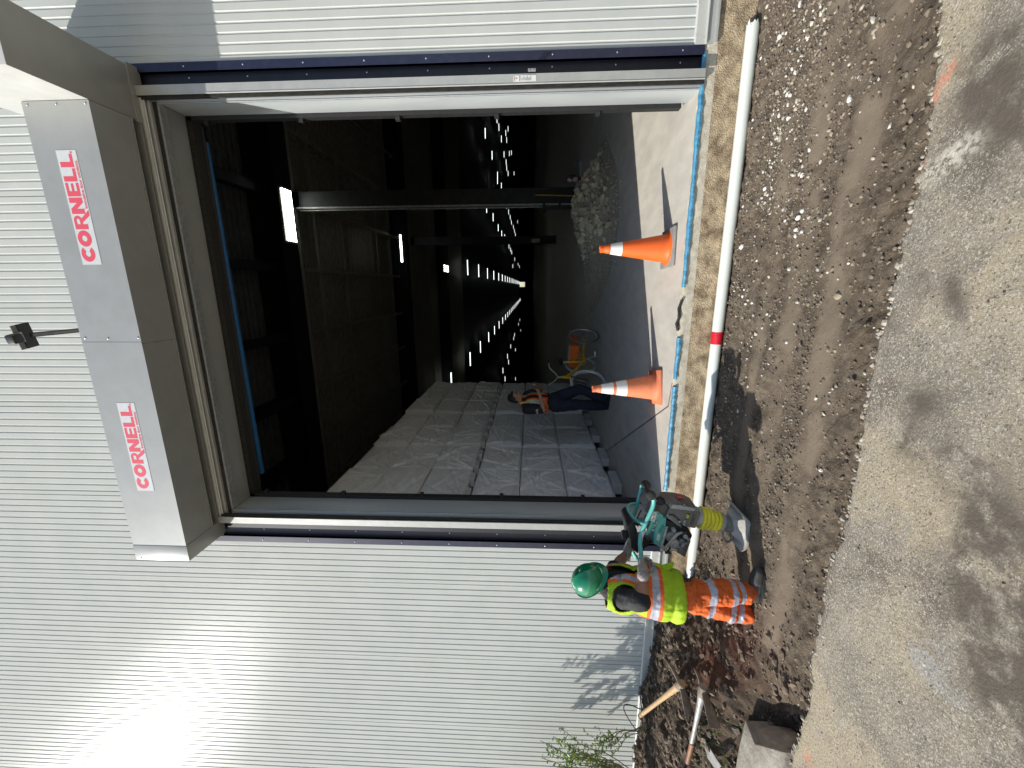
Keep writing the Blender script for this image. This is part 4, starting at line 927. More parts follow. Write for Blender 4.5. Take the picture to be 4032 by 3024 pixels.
def hand_prims(w, d, n, side, curl=(.5, .9, .7), sc=1.0, spread=.10):
    """w wrist, d towards the fingers, n palm normal (fingers close that way), side +1/-1 which way the thumb points"""
    w, d, n = Vector(w), Vector(d).normalized(), Vector(n); n = (n-d*n.dot(d)).normalized(); s = d.cross(n)*side
    P_ = []; k = w+d*.085*sc
    for i, (o, ln, r) in enumerate(((.030, .92, .0092), (.010, 1.0, .0095), (-.011, .94, .009), (-.031, .75, .008))):
        b_ = w+d*(.088-.006*abs(i-1))*sc+s*o*sc; P_.append(('c', w+d*.012*sc+s*o*.6*sc, .014*sc, b_, .0125*sc)); dd = d+s*spread*(1.5-i)*.35
        ang = 0; p = b_; 
        for j, sl in enumerate((.040, .026, .021)):
            ang += curl[j]; v = (dd*math.cos(ang)+n*math.sin(ang)).normalized(); q = p+v*sl*ln*sc; P_.append(('c', p, r*sc*(1-.06*j), q, r*sc*(1-.06*(j+1)))); p = q
    b_ = w+d*.025*sc+s*.028*sc; v = (d*.55+s*.62+n*.45).normalized(); q = b_+v*.042*sc; P_.append(('c', w+d*.012*sc, .014*sc, b_, .0135*sc)); P_.append(('c', b_, .0125*sc, q, .0105*sc))
    v2 = (d*.55+s*.1+n*.8).normalized(); P_.append(('c', q, .0105*sc, q+v2*.032*sc, .009*sc)); return P_
def head_prims(C, Fm, f, l, u, sc=1.0):
    e = lambda a, b_, c, r: ('e', C+(f*a+l*b_+u*c)*sc, [x*sc for x in r], Fm)
    P_ = [e(-.012, 0, .03, (.094, .077, .095)), e(.03, 0, -.045, (.062, .056, .072)), e(.062, 0, -.088, (.026, .026, .022)),
          e(.055, 0, -.01, (.045, .055, .05)), ('c', C+(f*.085+u*.012)*sc, .009*sc, C+(f*.106-u*.028)*sc, .0125*sc), e(.097, 0, -.032, (.013, .017, .010)),
          e(.085, 0, -.060, (.016, .024, .007)), e(.083, 0, -.072, (.015, .021, .007)), ('c', C+(f*.082+l*.035+u*.028)*sc, .010*sc, C+(f*.090+u*.026)*sc, .009*sc), ('c', C+(f*.082-l*.035+u*.028)*sc, .010*sc, C+(f*.090+u*.026)*sc, .009*sc)]
    for s_ in (-1, 1): P_ += [e(-.005, .077*s_, -.005, (.020, .008, .031)), e(.066, .034*s_, -.025, (.02, .018, .018))]
    return P_

# ------------------------------------------------------------------ WORKER with green helmet
ZF = -.335
wk = Vector((-2.25, -1.14, ZF))
Fm, Fv, Lv, Uv = frame((.985, .17, 0), (0, 0, 1))
hipC = c3(1090, 1075, -1.03); chest = c3(800, 1030, -1.0); neck = c3(640, 1010, -.98); belly = c3(1000, 1050, -1.02)
sp = (neck-hipC).normalized(); Tm, Tf, Tl, Tu = frame(Fv-sp*Fv.dot(sp), sp)
SR = c3(790, 1120, -1.17); SL = c3(670, 900, -.83)
ER, WR = c3(945, 1145, -1.33), c3(955, 890, -1.20)
EL, WL = c3(722, 838, -.66), c3(818, 722, -.56)
gr = c3(950, 795, -1.08); gl = c3(838, 640, -.50)
HR, HL = hipC-Lv*.09, hipC+Lv*.09
KR, KL = c3(1500, 1065, -1.10), c3(1520, 1165, -.93)
AR_, AL_ = c3(1870, 1068, -1.06), c3(1872, 1262, -.99)
Hm, Hf, Hl, Hu = frame((.60, -.16, -.62), (.5, -.30, .72)); HC = c3(505, 968, -.98)
skinP = head_prims(HC, Hm, Hf, Hl, Hu)+[('c', HC-Hu*.07-Hf*.02, .055, neck, .06)]
skinP += [('e', chest, (.10, .15, .16), Tm), ('e', hipC, (.10, .14, .13), Tm), ('c', hipC, .09, chest, .10)]
for S_, E_, W_ in ((SR, ER, WR), (SL, EL, WL)):
    skinP += [('c', chest+Tu*.08, .06, S_, .05), ('c', S_, .05, E_, .040), ('c', E_, .044, E_+(W_-E_)*.35, .047), ('c', E_+(W_-E_)*.35, .046, W_, .029)]
for h_, k_, a_ in ((HR, KR, AR_), (HL, KL, AL_)): skinP += [('c', h_, .08, k_, .055), ('c', k_, .052, a_, .036), ('c', a_, .036, a_+Vector((.08, 0, -.05)), .03)]
skinP += hand_prims(WR, gr-WR, Vector((.1, .5, -.5)), 1, (.9, 1.1, .8), .8); skinP += hand_prims(WL, gl-WL, Vector((.1, -.4, -.7)), 1, (.9, 1.1, .8), .8)
def loc(P_, org): return [(p[0],)+tuple((x-org) if isinstance(x, Vector) else x for x in p[1:]) for p in P_]
def B(name, P_, *a, org=None, **k): return blob(name, loc(P_, org), *a, **k)
worker = B('person', skinP, .0065, 'skin', org=wk, it=3); worker.location = wk
tag(worker, 'worker in green helmet, lime vest and orange trousers gripping the rammer', 'person')
B('hair', [('e', HC-Hf*.03+Hu*.02, (.085, .082, .085), Hm)], .008, 'hair', worker, org=wk)
for s_ in (-1, 1): MB().ball(HC+Hf*.088+Hl*.032*s_+Hu*.008-wk, .011, 2).build('eye', 'hair', worker, smooth=True)
MB().box(-.002, .002, -.02, .02, -.0015, .0015, Matrix.Translation(HC+Hf*.099-Hu*.066-wk) @ Hm).build('mouth', 'rust', worker)
# shirt
shP = [('e', chest+Tu*.02, (.125, .185, .17), Tm), ('e', belly, (.15, .17, .17), Tm), ('c', chest+Tu*.12, .085, neck-Tu*.045, .06)]
for S_, E_ in ((SR, ER), (SL, EL)): shP += [('c', chest+Tu*.05, .08, S_, .070 if S_ is SR else .05), ('c', S_, .070 if S_ is SR else .05, S_+(E_-S_)*.55, .068 if S_ is SR else .052), ('c', S_+(E_-S_)*.55, .068 if S_ is SR else .052, E_+(S_-E_)*(.06 if S_ is SR else .35), .064)]
B('shirt', shP, .0075, 'shirt', worker, org=wk, noise=(.018, 9, .5))
# vest
vh = c3(1290, 1095, -1.04)
vP = [('e', chest+Tu*.03, (.158, .215, .195), Tm), ('e', belly, (.172, .205, .19), Tm), ('c', chest+Tu*.10-Tl*.12, .098, neck-Tl*.06-Tu*.01, .075), ('c', chest+Tu*.10+Tl*.12, .098, neck+Tl*.06-Tu*.01, .075),
      ('e', hipC+Tf*.01, (.185, .215, .17), Tm), ('e', hipC+(vh-hipC)*.72, (.175, .225, .11), Tm)]
def vc(p): q = p+wk-hipC; return q.dot(Tf), q.dot(Tl), q.dot(Tu)
TL = (neck-hipC).length
def v_pick(p, n):
    a, l_, t = vc(p); w0 = TL*.14
    b_ = abs(t-w0)
    if b_ < .052: return 2 if b_ < .026 else 1
    if t > w0:
        c = abs(abs(l_)-(.115-.03*(t-w0)/TL)); 
        if c < .046: 
            if abs(t-TL*.80) < .014: return 3
            return 2 if c < .023 else 1
    return 0
def v_kill(p, n):
    a, l_, t = vc(p)
    for S_, E_, W_, s_ in ((SR, ER, WR, -1), (SL, EL, WL, 1)):
        q = p+wk; d = E_-S_; k = max(-.2, min(1, (q-S_).dot(d)/d.dot(d)))
        if (q-(S_+d*k)).length < (.092 if s_ < 0 else .066) and l_*s_ > (.135 if s_ < 0 else .175): return True
    if a > .02 and abs(l_+.028) < .010+.062*max(0, (t-TL*.42))/(TL*.5) and t > TL*.42: return True
    if (p+wk-HC).length < .105: return True
    if t > TL*1.02: return True
    return t < -(hipC-vh).length*.93
vst = B('vest', vP, .0065, ['lime', 'vest_orange', 'silver', 'engine_grey'], worker, org=wk, noise=(.022, 6, .5), pick=v_pick, kill=v_kill)
so_ = vst.modifiers.new('s', 'SOLIDIFY'); so_.thickness = .006
fl_ = MB(); a0 = c3(1010, 900, -1.08)-wk
pl = [c3(1120, 880, -1.00), c3(1050, 815, -1.0), c3(1130, 838, -.98), c3(1225, 812, -.95), c3(1215, 850, -.98), c3(1160, 885, -1.0)]
fl_.prism([p-wk for p in pl], (0.004, .012, 0)); fl_.build('vest_flap', 'lime', worker, smooth=False)
# trousers
tP = [('e', hipC-Tu*.03, (.138, .172, .13), Tm)]
for h_, k_, a_ in ((HR, KR, AR_), (HL, KL, AL_)):
    tP += [('c', h_, .106, k_, .088), ('c', k_, .086, a_+(k_-a_)*.35, .082), ('c', a_+(k_-a_)*.35, .080, a_+Vector((0, 0, .01)), .074)]
def t_pick(p, n):
    q = p+wk; best = None
    for k_, a_ in ((KR, AR_), (KL, AL_)):
        d = a_-k_; t = (q-k_).dot(d)/d.dot(d); dist = (q-(k_+d*max(-1, min(1, t)))).length
        if best is None or dist < best[0]: best = (dist, t)
    t = best[1]
    return 1 if (-.03 < t < .12 or .50 < t < .62 or .70 < t < .82) else 0
tr_o = B('trousers', tP, .0075, ['trouser_orange', 'silver'], worker, org=wk, noise=(.036, 6.5, 1.5), pick=t_pick)
for a_, dirv in ((AR_, Vector((.95, .05, 0))), (AL_, Vector((.8, .5, 0)))):
    g0 = Vector((a_.x, a_.y, ZF)); d = dirv.normalized()
    bP = [('c', a_+Vector((0, 0, .05)), .058, g0+Vector((0, 0, .05)), .050), ('c', g0+Vector((0, 0, .045))-d*.03, .045, g0+Vector((0, 0, .045))+d*.08, .048), ('c', g0+Vector((0, 0, .045))+d*.10, .052, g0+Vector((0, 0, .038))+d*.165, .040)]
    bo_ = B('boot', bP, .0075, 'boot', worker, org=wk, kill=lambda p, n: p.z+wk.z < ZF-.005)
    s_ = MB(); pts = []
    for k in range(24):
        t = 2*math.pi*k/24; ex = d*(.145*math.cos(t)+.062)+Vector((-d.y, d.x, 0))*(.054*math.sin(t)); pts.append(g0+ex+Vector((0, 0, -.006))-wk)
    s_.prism(pts, (0, 0, .028)); s_.build('sole', 'rubber', bo_)
# gloves over the hands
for W_, g_, n_ in ((WR, gr, Vector((.1, .5, -.5))), (WL, gl, Vector((.1, -.4, -.7)))):
    gp = hand_prims(W_, g_-W_, n_, 1, (.9, 1.1, .8), 1.15)+[('c', W_, .036, W_+(g_-W_).normalized()*.085, .034), ('c', W_-(g_-W_).normalized()*.05, .036, W_+(g_-W_).normalized()*.03, .037)]
    go_ = B('glove', gp, .005, 'glove', worker, org=wk, it=2)
    d = (g_-W_).normalized(); q = d.to_track_quat('Z', 'Y').to_matrix().to_4x4(); c = W_-d*.05-wk
    MB().tube([c+q @ Vector((.037*math.cos(t), .037*math.sin(t), 0)) for t in np.linspace(0, 2*math.pi, 20, endpoint=False)], .0045, 6, closed=True).build('cuff', 'engine_grey', go_)
# helmet
hc = HC+Hu*.035-Hf*.005
hm_ = MB(); prof = []
for k in range(13):
    a = R(90*k/12); prof.append((math.cos(a), math.sin(a)))
n = 40; vs = []; 
for r, z in prof:
    for k in range(n):
        t = 2*math.pi*k/n; x, y = .134*r*math.cos(t), .114*r*math.sin(t); zz = .118*z
        if z > .25: zz += .007*math.exp(-(y/.014)**2)*(1 if x > -.1 else 0)
        vs.append(Hm @ Vector((x, y, zz))+hc-wk)
hm_.add(vs, [(i*n+k, i*n+(k+1) % n, (i+1)*n+(k+1) % n, (i+1)*n+k) for i in range(12) for k in range(n)])
vs = []
for q in (0, 1):
    for k in range(n):
        t = 2*math.pi*k/n; c_, s_ = math.cos(t), math.sin(t); e_ = (.010+.032*max(0, c_)**1.6)*q
        vs.append(Hm @ Vector(((.134+e_)*c_, (.114+.010*q+.008*q*max(0, c_))*s_, -.004-.016*q*(max(0, c_))))+hc-wk)
vs2 = [v-Hm.to_3x3() @ Vector((0, 0, .006)) for v in vs]
hm_.add(vs, [(k, (k+1) % n, n+(k+1) % n, n+k) for k in range(n)]); hm_.add(vs2, [(k, n+k, n+(k+1) % n, (k+1) % n) for k in range(n)])
hm_.add(vs[n:]+vs2[n:], [(k, (k+1) % n, n+(k+1) % n, n+k) for k in range(n)])
hm_.build('hard_hat', 'hat_green', worker, smooth=True, auto=50)

# ------------------------------------------------------------------ BYSTANDER in orange vest
def cP(a, b_, y): return at(1950+a/4.424, 1500+b_/4.424, 1, y)
bk = Vector((-1.92, 3.08, 0))
Fm2, F2, L2, U2 = frame((.90, -.44, 0), (0, 0, 1))
hip2 = cP(1090, 340, 3.08); hip2.z = .93; hip2 = Vector((-1.97, 3.08, .92)); ch2 = Vector((-1.98, 3.09, 1.27)); nk2 = Vector((-1.955, 3.08, 1.50))
Hm2, Hf2, Hl2, Hu2 = frame((.86, -.22, -.36), (.25, -.05, .95)); HC2 = Vector((-1.885, 3.07, 1.615))
SR2, SL2 = ch2+U2*.15-L2*.19, ch2+U2*.15+L2*.19
ER2 = Vector((-2.03, 2.80, 1.13)); WR2 = Vector((-1.76, 2.84, 1.20)); EL2 = Vector((-1.80, 3.28, 1.17)); WL2 = Vector((-1.66, 3.04, 1.225))
hR2, hL2 = hip2-L2*.09, hip2+L2*.09
KR2, AR2 = Vector((-1.98, 2.98, .49)), Vector((-2.03, 3.06, .10)); KL2, AL2 = Vector((-1.74, 3.12, .50)), Vector((-1.87, 2.98, .10))
P2 = head_prims(HC2, Hm2, Hf2, Hl2, Hu2, .97)+[('c', HC2-Hu2*.07-Hf2*.02, .052, nk2, .056), ('e', ch2, (.10, .15, .17), Fm2), ('e', hip2, (.10, .14, .13), Fm2), ('c', hip2, .09, ch2, .10)]
for S_, E_, W_ in ((SR2, ER2, WR2), (SL2, EL2, WL2)): P2 += [('c', ch2+U2*.12, .06, S_, .055), ('c', S_, .052, E_, .043), ('c', E_, .043, E_+(W_-E_)*.3, .044), ('c', E_+(W_-E_)*.3, .043, W_, .027)]
for h_, k_, a_ in ((hR2, KR2, AR2), (hL2, KL2, AL2)): P2 += [('c', h_, .08, k_, .052), ('c', k_, .05, a_, .036)]
ph = Vector((-1.60, 2.94, 1.25))
P2 += hand_prims(WR2, (ph-WR2)+Vector((-.02, 0, .02)), Vector((-.2, .5, .5)), -1, (.5, .7, .6)); P2 += hand_prims(WL2, (ph-WL2)+Vector((.0, .04, .03)), Vector((-.3, -.6, .4)), 1, (.5, .7, .6))
by = B('person', P2, .0065, 'skin_light', org=bk, it=3); by.location = bk; tag(by, 'dark haired man in orange vest and navy trousers looking at his phone', 'person')
B('hair', [('e', HC2+Hu2*.045-Hf2*.028, (.092, .085, .088), Hm2), ('e', HC2-Hf2*.055-Hu2*.01, (.05, .074, .07), Hm2), ('c', HC2+Hf2*.04-Hl2*.05+Hu2*.085, .025, HC2+Hf2*.04+Hl2*.05+Hu2*.085, .025), ('c', HC2-Hl2*.075-Hf2*.01+Hu2*.04, .012, HC2-Hl2*.075+Hu2*.0, .009)], .006, 'hair', by, org=bk, noise=(.012, 30, 1), it=2)
for s_ in (-1, 1):
    MB().ball(HC2+Hf2*.083+Hl2*.032*s_+Hu2*.008-bk, .010, 2).build('eye', 'hair', by, smooth=True)
    MB().tube([HC2+Hf2*.090+Hl2*.018*s_+Hu2*.030-bk, HC2+Hf2*.086+Hl2*.045*s_+Hu2*.030-bk], .004, 6).build('eyebrow', 'hair', by)
MB().tube([HC2+Hf2*.101-Hl2*.018-Hu2*.064-bk, HC2+Hf2*.101+Hl2*.018-Hu2*.064-bk], .003, 6).build('mouth', 'rust', by)
B('beard', [('e', HC2+Hf2*.048-Hu2*.080, (.042, .048, .028), Hm2)], .006, 'hair', by, org=bk) if False else None
S2 = [('e', ch2+U2*.02, (.135, .185, .19), Fm2), ('e', (ch2+hip2)*.5, (.15, .175, .16), Fm2), ('e', hip2+U2*.03, (.155, .18, .10), Fm2), ('c', ch2+U2*.17, .08, nk2, .06)]
for S_, E_ in ((SR2, ER2), (SL2, EL2)): S2 += [('c', ch2+U2*.12, .08, S_, .082), ('c', S_, .080, S_+(E_-S_)*.5, .074), ('c', S_+(E_-S_)*.5, .074, E_+(S_-E_)*.16, .066)]
B('shirt', S2, .008, 'shirt', by, org=bk, noise=(.015, 8, .5))
V2 = [('e', ch2+U2*.02, (.155, .20, .20), Fm2), ('e', ch2-U2*.14, (.168, .20, .16), Fm2), ('c', ch2+U2*.16-L2*.1, .085, nk2-L2*.06, .055), ('c', ch2+U2*.16+L2*.1, .085, nk2+L2*.06, .055)]
def b_c(p): q = p+bk-hip2; return q.dot(F2), q.dot(L2), q.dot(U2)
def b_pick(p, n):
    a, l_, t = b_c(p)
    if t > .2:
        c = abs(abs(l_)-.115)
        if c < .040: return 2 if c < .022 else 1
    return 0
def b_kill(p, n):
    a, l_, t = b_c(p); q = p+bk
    for S_, E_, s_ in ((SR2, ER2, -1), (SL2, EL2, 1)):
        d = E_-S_; k = max(-.2, min(1, (q-S_).dot(d)/d.dot(d)))
        if (q-(S_+d*k)).length < .112 and l_*s_ > .10: return True
    if a > 0 and abs(l_) < .035+.06*max(0, t-.3): return True
    return t < .075 or t > .62 or (q-HC2).length < .11
mat('vest_yellow', (.72, .70, .05), .6)
vb = B('vest', V2, .007, ['vest_orange', 'vest_yellow', 'silver'], by, org=bk, noise=(.012, 7, .5), pick=b_pick, kill=b_kill); vb.modifiers.new('s', 'SOLIDIFY').thickness = .006
T2 = [('e', hip2-U2*.02, (.155, .19, .13), Fm2)]
for h_, k_, a_ in ((hR2, KR2, AR2), (hL2, KL2, AL2)): T2 += [('c', h_, .115, k_, .09), ('c', k_, .088, a_+(k_-a_)*.3, .085), ('c', a_+(k_-a_)*.3, .084, a_+Vector((0, 0, .0)), .08)]
B('trousers', T2, .008, 'navy_cloth', by, org=bk, noise=(.020, 7, 1.3))
for a_, d in ((AR2, Vector((.92, -.38, 0))), (AL2, Vector((.92, -.38, 0)))):
    g0 = Vector((a_.x, a_.y, .0)); d.normalize()
    bo_ = B('boot', [('c', a_+Vector((0, 0, .03)), .062, g0+Vector((0, 0, .055)), .055), ('c', g0+Vector((0, 0, .05))-d*.03, .045, g0+Vector((0, 0, .048))+d*.17, .044)], .008, 'boot_brown', by, org=bk, kill=lambda p, n: p.z < .004)
    s_ = MB(); s_.prism([g0+d*(.145*math.cos(t)+.07)+Vector((-d.y, d.x, 0))*.052*math.sin(t)-bk+Vector((0, 0, .002)) for t in np.linspace(0, 2*math.pi, 24, endpoint=False)], (0, 0, .024)); s_.build('sole', 'rubber', bo_)
text_mesh('HB', .06, 'sleeve_mark', 'paper', by, Matrix.Translation(S_ := (SR2-bk+(ER2-SR2)*.62+Vector((-.045, -.078, -.02)))) @ UPR, off=.002)
px_ = MB(); px_.box(-.037, .037, -.075, .075, -.004, .004, Matrix.Translation(ph) @ frame((.6, -.2, .45), (-.5, -.1, .8))[0], bev=.003)
tag(px_.build('phone', 'black'), 'dark phone held up in both hands by the man in the orange vest', 'phone')

# ================================================================== TRENCH RAMMER
rm = empty('trench_rammer', (-1.87, -.79, ZF)); tag(rm, 'teal and grey trench rammer with yellow bellows standing on its steel foot', 'trench rammer'); ro = rm.location.copy()
def RB(m_, *a, **k):
    m_.v = [tuple(Vector(v)-ro) for v in m_.v]; return m_.build(*a, **k)
def poly(px, y, dep, name, mt, parent=rm, bev=.004, f=cC):
    m_ = MB(); m_.prism([f(a, b_, y) for a, b_ in px], (0, dep, 0)); return RB(m_, name, mt, parent, bev=bev, smooth=True)
def pipe(px, r, name, mt, n=12, f=cC, parent=rm):
    P_ = [f(a, b_, y) for a, b_, y in px]; Q = []
    for i in range(len(P_)-1):      # Catmull-Rom
        p0, p1, p2, p3 = P_[max(i-1, 0)], P_[i], P_[i+1], P_[min(i+2, len(P_)-1)]
        for k in range(6):
            t = k/6; Q.append(.5*((2*p1)+(p2-p0)*t+(2*p0-5*p1+4*p2-p3)*t*t+(3*p1-p0-3*p2+p3)*t**3))
    Q.append(P_[-1]); m_ = MB(); m_.tube(Q, r, n); return RB(m_, name, mt, parent, smooth=True)
# casing
cas = poly([(960, 598), (1425, 660), (1452, 690), (1364, 932), (1150, 900), (880, 752)], -.79, .225, 'casing', 'body_grey', bev=.008)
poly([(905, 555), (985, 545), (1160, 560), (1330, 600), (1400, 642), (960, 596)], -.785, .205, 'front_cover', 'cover_grey', bev=.006)
poly([(948, 592), (985, 556), (1130, 565), (1170, 575), (1380, 618), (1408, 650), (1390, 662), (1200, 640), (985, 616)], -.7935, .008, 'cover_rail', 'light_grey', bev=.002)
for a, b_ in ((968, 562), (1190, 572), (1378, 610)): poly([(a-22, b_-18), (a+22, b_-12), (a+20, b_+24), (a-20, b_+18)], -.800, .02, 'rail_clip', 'engine_grey', bev=.002)
poly([(560, 560), (620, 470), (720, 440), (850, 520), (955, 595), (885, 745), (770, 665), (640, 650)], -.76, .16, 'upper_case', 'body_grey', bev=.008)
m_ = MB(); q = cC(620, 520, -.68); m_.lathe([(.05, -.09), (.055, -.08), (.055, .08), (.05, .09)], 20, Matrix.Rotation(R(90), 4, 'X'), q); RB(m_, 'air_filter', 'cover_grey', rm, smooth=True)
m_ = MB(); q = cC(800, 500, -.775); m_.lathe([(.032, -.02), (.034, 0), (.028, .012)], 16, Matrix.Rotation(R(60), 4, 'X'), q); RB(m_, 'filler_cap', 'black', rm, smooth=True)
# embossed panel line and bolts on the casing
pipe([(925, 722, -.795), (1000, 712, -.795), (1110, 800, -.795), (1150, 880, -.795), (1250, 925, -.795)], .0035, 'panel_ridge', 'black', 6)
for a, b_ in ((925, 722), (1115, 822), (905, 940), (820, 1208), (885, 1258), (1165, 1200)):
    m_ = MB(); m_.ball(cC(a, b_, -.812), .0085, 2, (1, .5, 1)); RB(m_, 'bolt', 'galv', rm, smooth=True)
poly([(905, 745), (1000, 730), (1100, 815), (1145, 920), (1060, 870)], -.7925, .006, 'side_panel', 'engine_grey', bev=.001)
# red arrows on the front cover
fa = [cC(985, 445, -.60), cC(1110, 432, -.60), cC(1150, 500, -.66), cC(1060, 485, -.66)]
nx_ = Vector((1, -.0, .25)).normalized()
c0 = cC(1070, 520, -.74)
for s0, s1 in ((.0, .045), (.05, .085)):
    m_ = MB(); base = cC(1075, 500, -.70); t1 = (cC(1290, 560, -.70)-cC(985, 545, -.70)).normalized(); t2 = Vector((0, 1, 0))
    p = lambda a, b_: base+t1*a+t2*b_-Vector((0, 0, 0))+Vector((.035, 0, 0))
    m_.prism([p(-.01+s0*.0, -.02+s0), p(.045, -.02+s0), p(.03, .018+s0*.6), p(.0, .018+s0*.6)], (.004, 0, 0)); 
    RB(m_, 'red_mark', 'red', rm)
# engine
poly([(905, 790), (1262, 945), (1318, 1050), (1285, 1120), (1215, 1330), (1065, 1300), (960, 1250), (830, 1215), (900, 900)], -.765, .19, 'engine', 'black', bev=.01)
poly([(850, 757), (905, 768), (896, 905), (800, 1228), (700, 1172), (712, 960), (760, 860)], -.80, .22, 'engine_cover', 'teal', bev=.008)
for k in range(5): poly([(775+k*14-4, 970-k*22), (820+k*14-4, 1000-k*24), (822+k*14-4, 994-k*24), (777+k*14-4, 964-k*22)], -.8025, .003, 'slot', 'black', bev=0)
poly([(760, 1010), (805, 1035), (785, 1130), (740, 1108)], -.8025, .002, 'cover_label', 'paper', bev=0)
poly([(896, 905), (930, 905), (850, 1190), (880, 1225), (1050, 1010), (1150, 985), (1165, 1000), (1080, 1050), (905, 1275), (868, 1285), (800, 1228)], -.808, .012, 'guard_frame', 'light_grey', bev=.002)
poly([(1065, 1310), (1200, 1388), (1290, 1125), (1262, 1105), (1235, 1150), (1150, 1175)], -.815, .20, 'guard_plate', 'engine_grey', bev=.004)
for k in range(5): poly([(1160+k*24, 1255-k*30), (1222+k*13, 1290-k*30), (1224+k*13, 1280-k*30), (1162+k*24, 1245-k*30)], -.8175, .004, 'slot', 'black', bev=0)
for a, b_, r, y, mt in ((1020, 1165, .040, -.79, 'light_grey'), (965, 1050, .042, -.785, 'engine_grey'), (1200, 1050, .020, -.80, 'galv'), (1140, 1130, .026, -.785, 'engine_grey'), (1015, 950, .018, -.785, 'light_grey'), (1240, 1085, .014, -.80, 'galv'), (1080, 1210, .012, -.80, 'galv')):
    m_ = MB(); m_.lathe([(r, -.03), (r, .01), (r*.7, .018), (r*.3, .018), (r*.3, .022)], 20, Matrix.Rotation(R(90), 4, 'X'), cC(a, b_, y)); RB(m_, 'engine_fitting', mt, rm, smooth=True)
pipe([(970, 1240, -.79), (1030, 1262, -.80), (1110, 1270, -.80)], .012, 'pull_cord_guard', 'galv', 8)
pipe([(920, 1290, -.82), (955, 1240, -.80)], .007, 'pull_handle', 'black', 8); pipe([(880, 1312, -.82), (965, 1308, -.82)], .010, 'pull_grip', 'black', 8)
pipe([(1180, 1010, -.80), (1240, 1030, -.81), (1250, 1100, -.81)], .006, 'hose', 'black', 8)
# handle plates, tubes
for y, nm in ((-.842, 0), (-.50, 1)):
    o = poly([(690, 655), (772, 664), (848, 725), (838, 800), (700, 930), (602, 1032), (560, 1022), (640, 880)], y, .008, 'handle_plate', 'teal', bev=.002)
for a, b_ in ((765, 712), (740, 822), (712, 865), (684, 942)):
    m_ = MB(); m_.lathe([(.011, 0), (.011, .008), (.006, .014)], 12, Matrix.Rotation(R(90), 4, 'X'), cC(a, b_, -.843)); RB(m_, 'plate_bolt', 'galv', rm, smooth=True)
poly([(690, 660), (755, 680), (712, 822), (634, 808)], -.846, .002, 'plate_label', 'paper', bev=0)
for k in range(5): poly([(672+k*9, 800-k*6-8), (712+k*9-20, 806-k*6-8), (722+k*9-10, 700), (705+k*9-14, 697)][:4], -.8475, .001, 'label_print', 'light_grey', bev=0) if k in (0, 2) else None
pipe([(652, 398, -.86), (692, 440, -.86), (698, 530, -.86), (665, 640, -.86), (560, 870, -.86), (500, 1020, -.86), (484, 1150, -.88), (496, 1300, -.93), (505, 1440, -1.0)], .0165, 'handle_tube', 'teal')
pipe([(538, 950, -.86), (500, 1050, -.86), (490, 1120, -.86)], .0172, 'tube_label', 'paper')
pipe([(515, 240, -.50), (470, 430, -.50), (430, 580, -.50), (355, 820, -.50), (320, 1000, -.50), (325, 1150, -.50), (370, 1300, -.50), (440, 1410, -.50)], .0165, 'handle_tube', 'teal')
pipe([(505, 1440, -1.0), (475, 1438, -.75), (440, 1410, -.50)], .0165, 'handle_bar', 'teal')
pipe([(430, 535, -.50), (345, 545, -.52), (300, 575, -.55), (298, 640, -.60), (350, 740, -.68), (440, 810, -.76), (550, 855, -.855)], .0135, 'lifting_loop', 'teal')
pa_, pb_ = cC(655, 405, -.86), cC(572, 235, -.50); dr = (pb_-pa_); L_ = dr.length; q = dr.to_track_quat('Z', 'Y').to_matrix().to_4x4()
m_ = MB(); m_.lathe([(.022, -.02), (.034, -.015), (.036, .01), (.034, .03), (.016, .07), (.014, L_*.5), (.016, L_-.08), (.036, L_-.03), (.040, L_-.01), (.038, L_+.01), (.02, L_+.02)], 20, q, pa_); RB(m_, 'guide_roller', 'rubber', rm, smooth=True)
# fuel tank and controls between the tubes
poly([(285, 895), (330, 850), (382, 838), (440, 960), (475, 1150), (462, 1350), (400, 1300), (342, 1240)], -.79, .25, 'fuel_tank', 'black', bev=.014)
m_ = MB(); q = Matrix.Rotation(R(-12), 4, 'Y'); m_.lathe([(.028, -.03), (.028, 0), (.038, .004), (.040, .014), (.034, .020), (.036, .032), (.020, .036)], 16, q, cC(262, 1020, -.72)); RB(m_, 'tank_cap', 'rubber', rm, smooth=True)
poly([(515, 1080), (570, 1110), (640, 1155), (622, 1222), (575, 1230), (528, 1312)], -.76, .10, 'control_box', 'black', bev=.01)
pipe([(640, 1140, -.72), (700, 1150, -.74), (720, 1170, -.76)], .012, 'fuel_hose', 'black', 8)
pipe([(500, 640, -.70), (470, 700, -.66), (440, 780, -.62), (450, 900, -.62)], .005, 'throttle_cable', 'black', 8)
poly([(620, 820), (680, 850), (660, 960), (600, 960)], -.75, .12, 'engine_mount', 'body_grey', bev=.006)
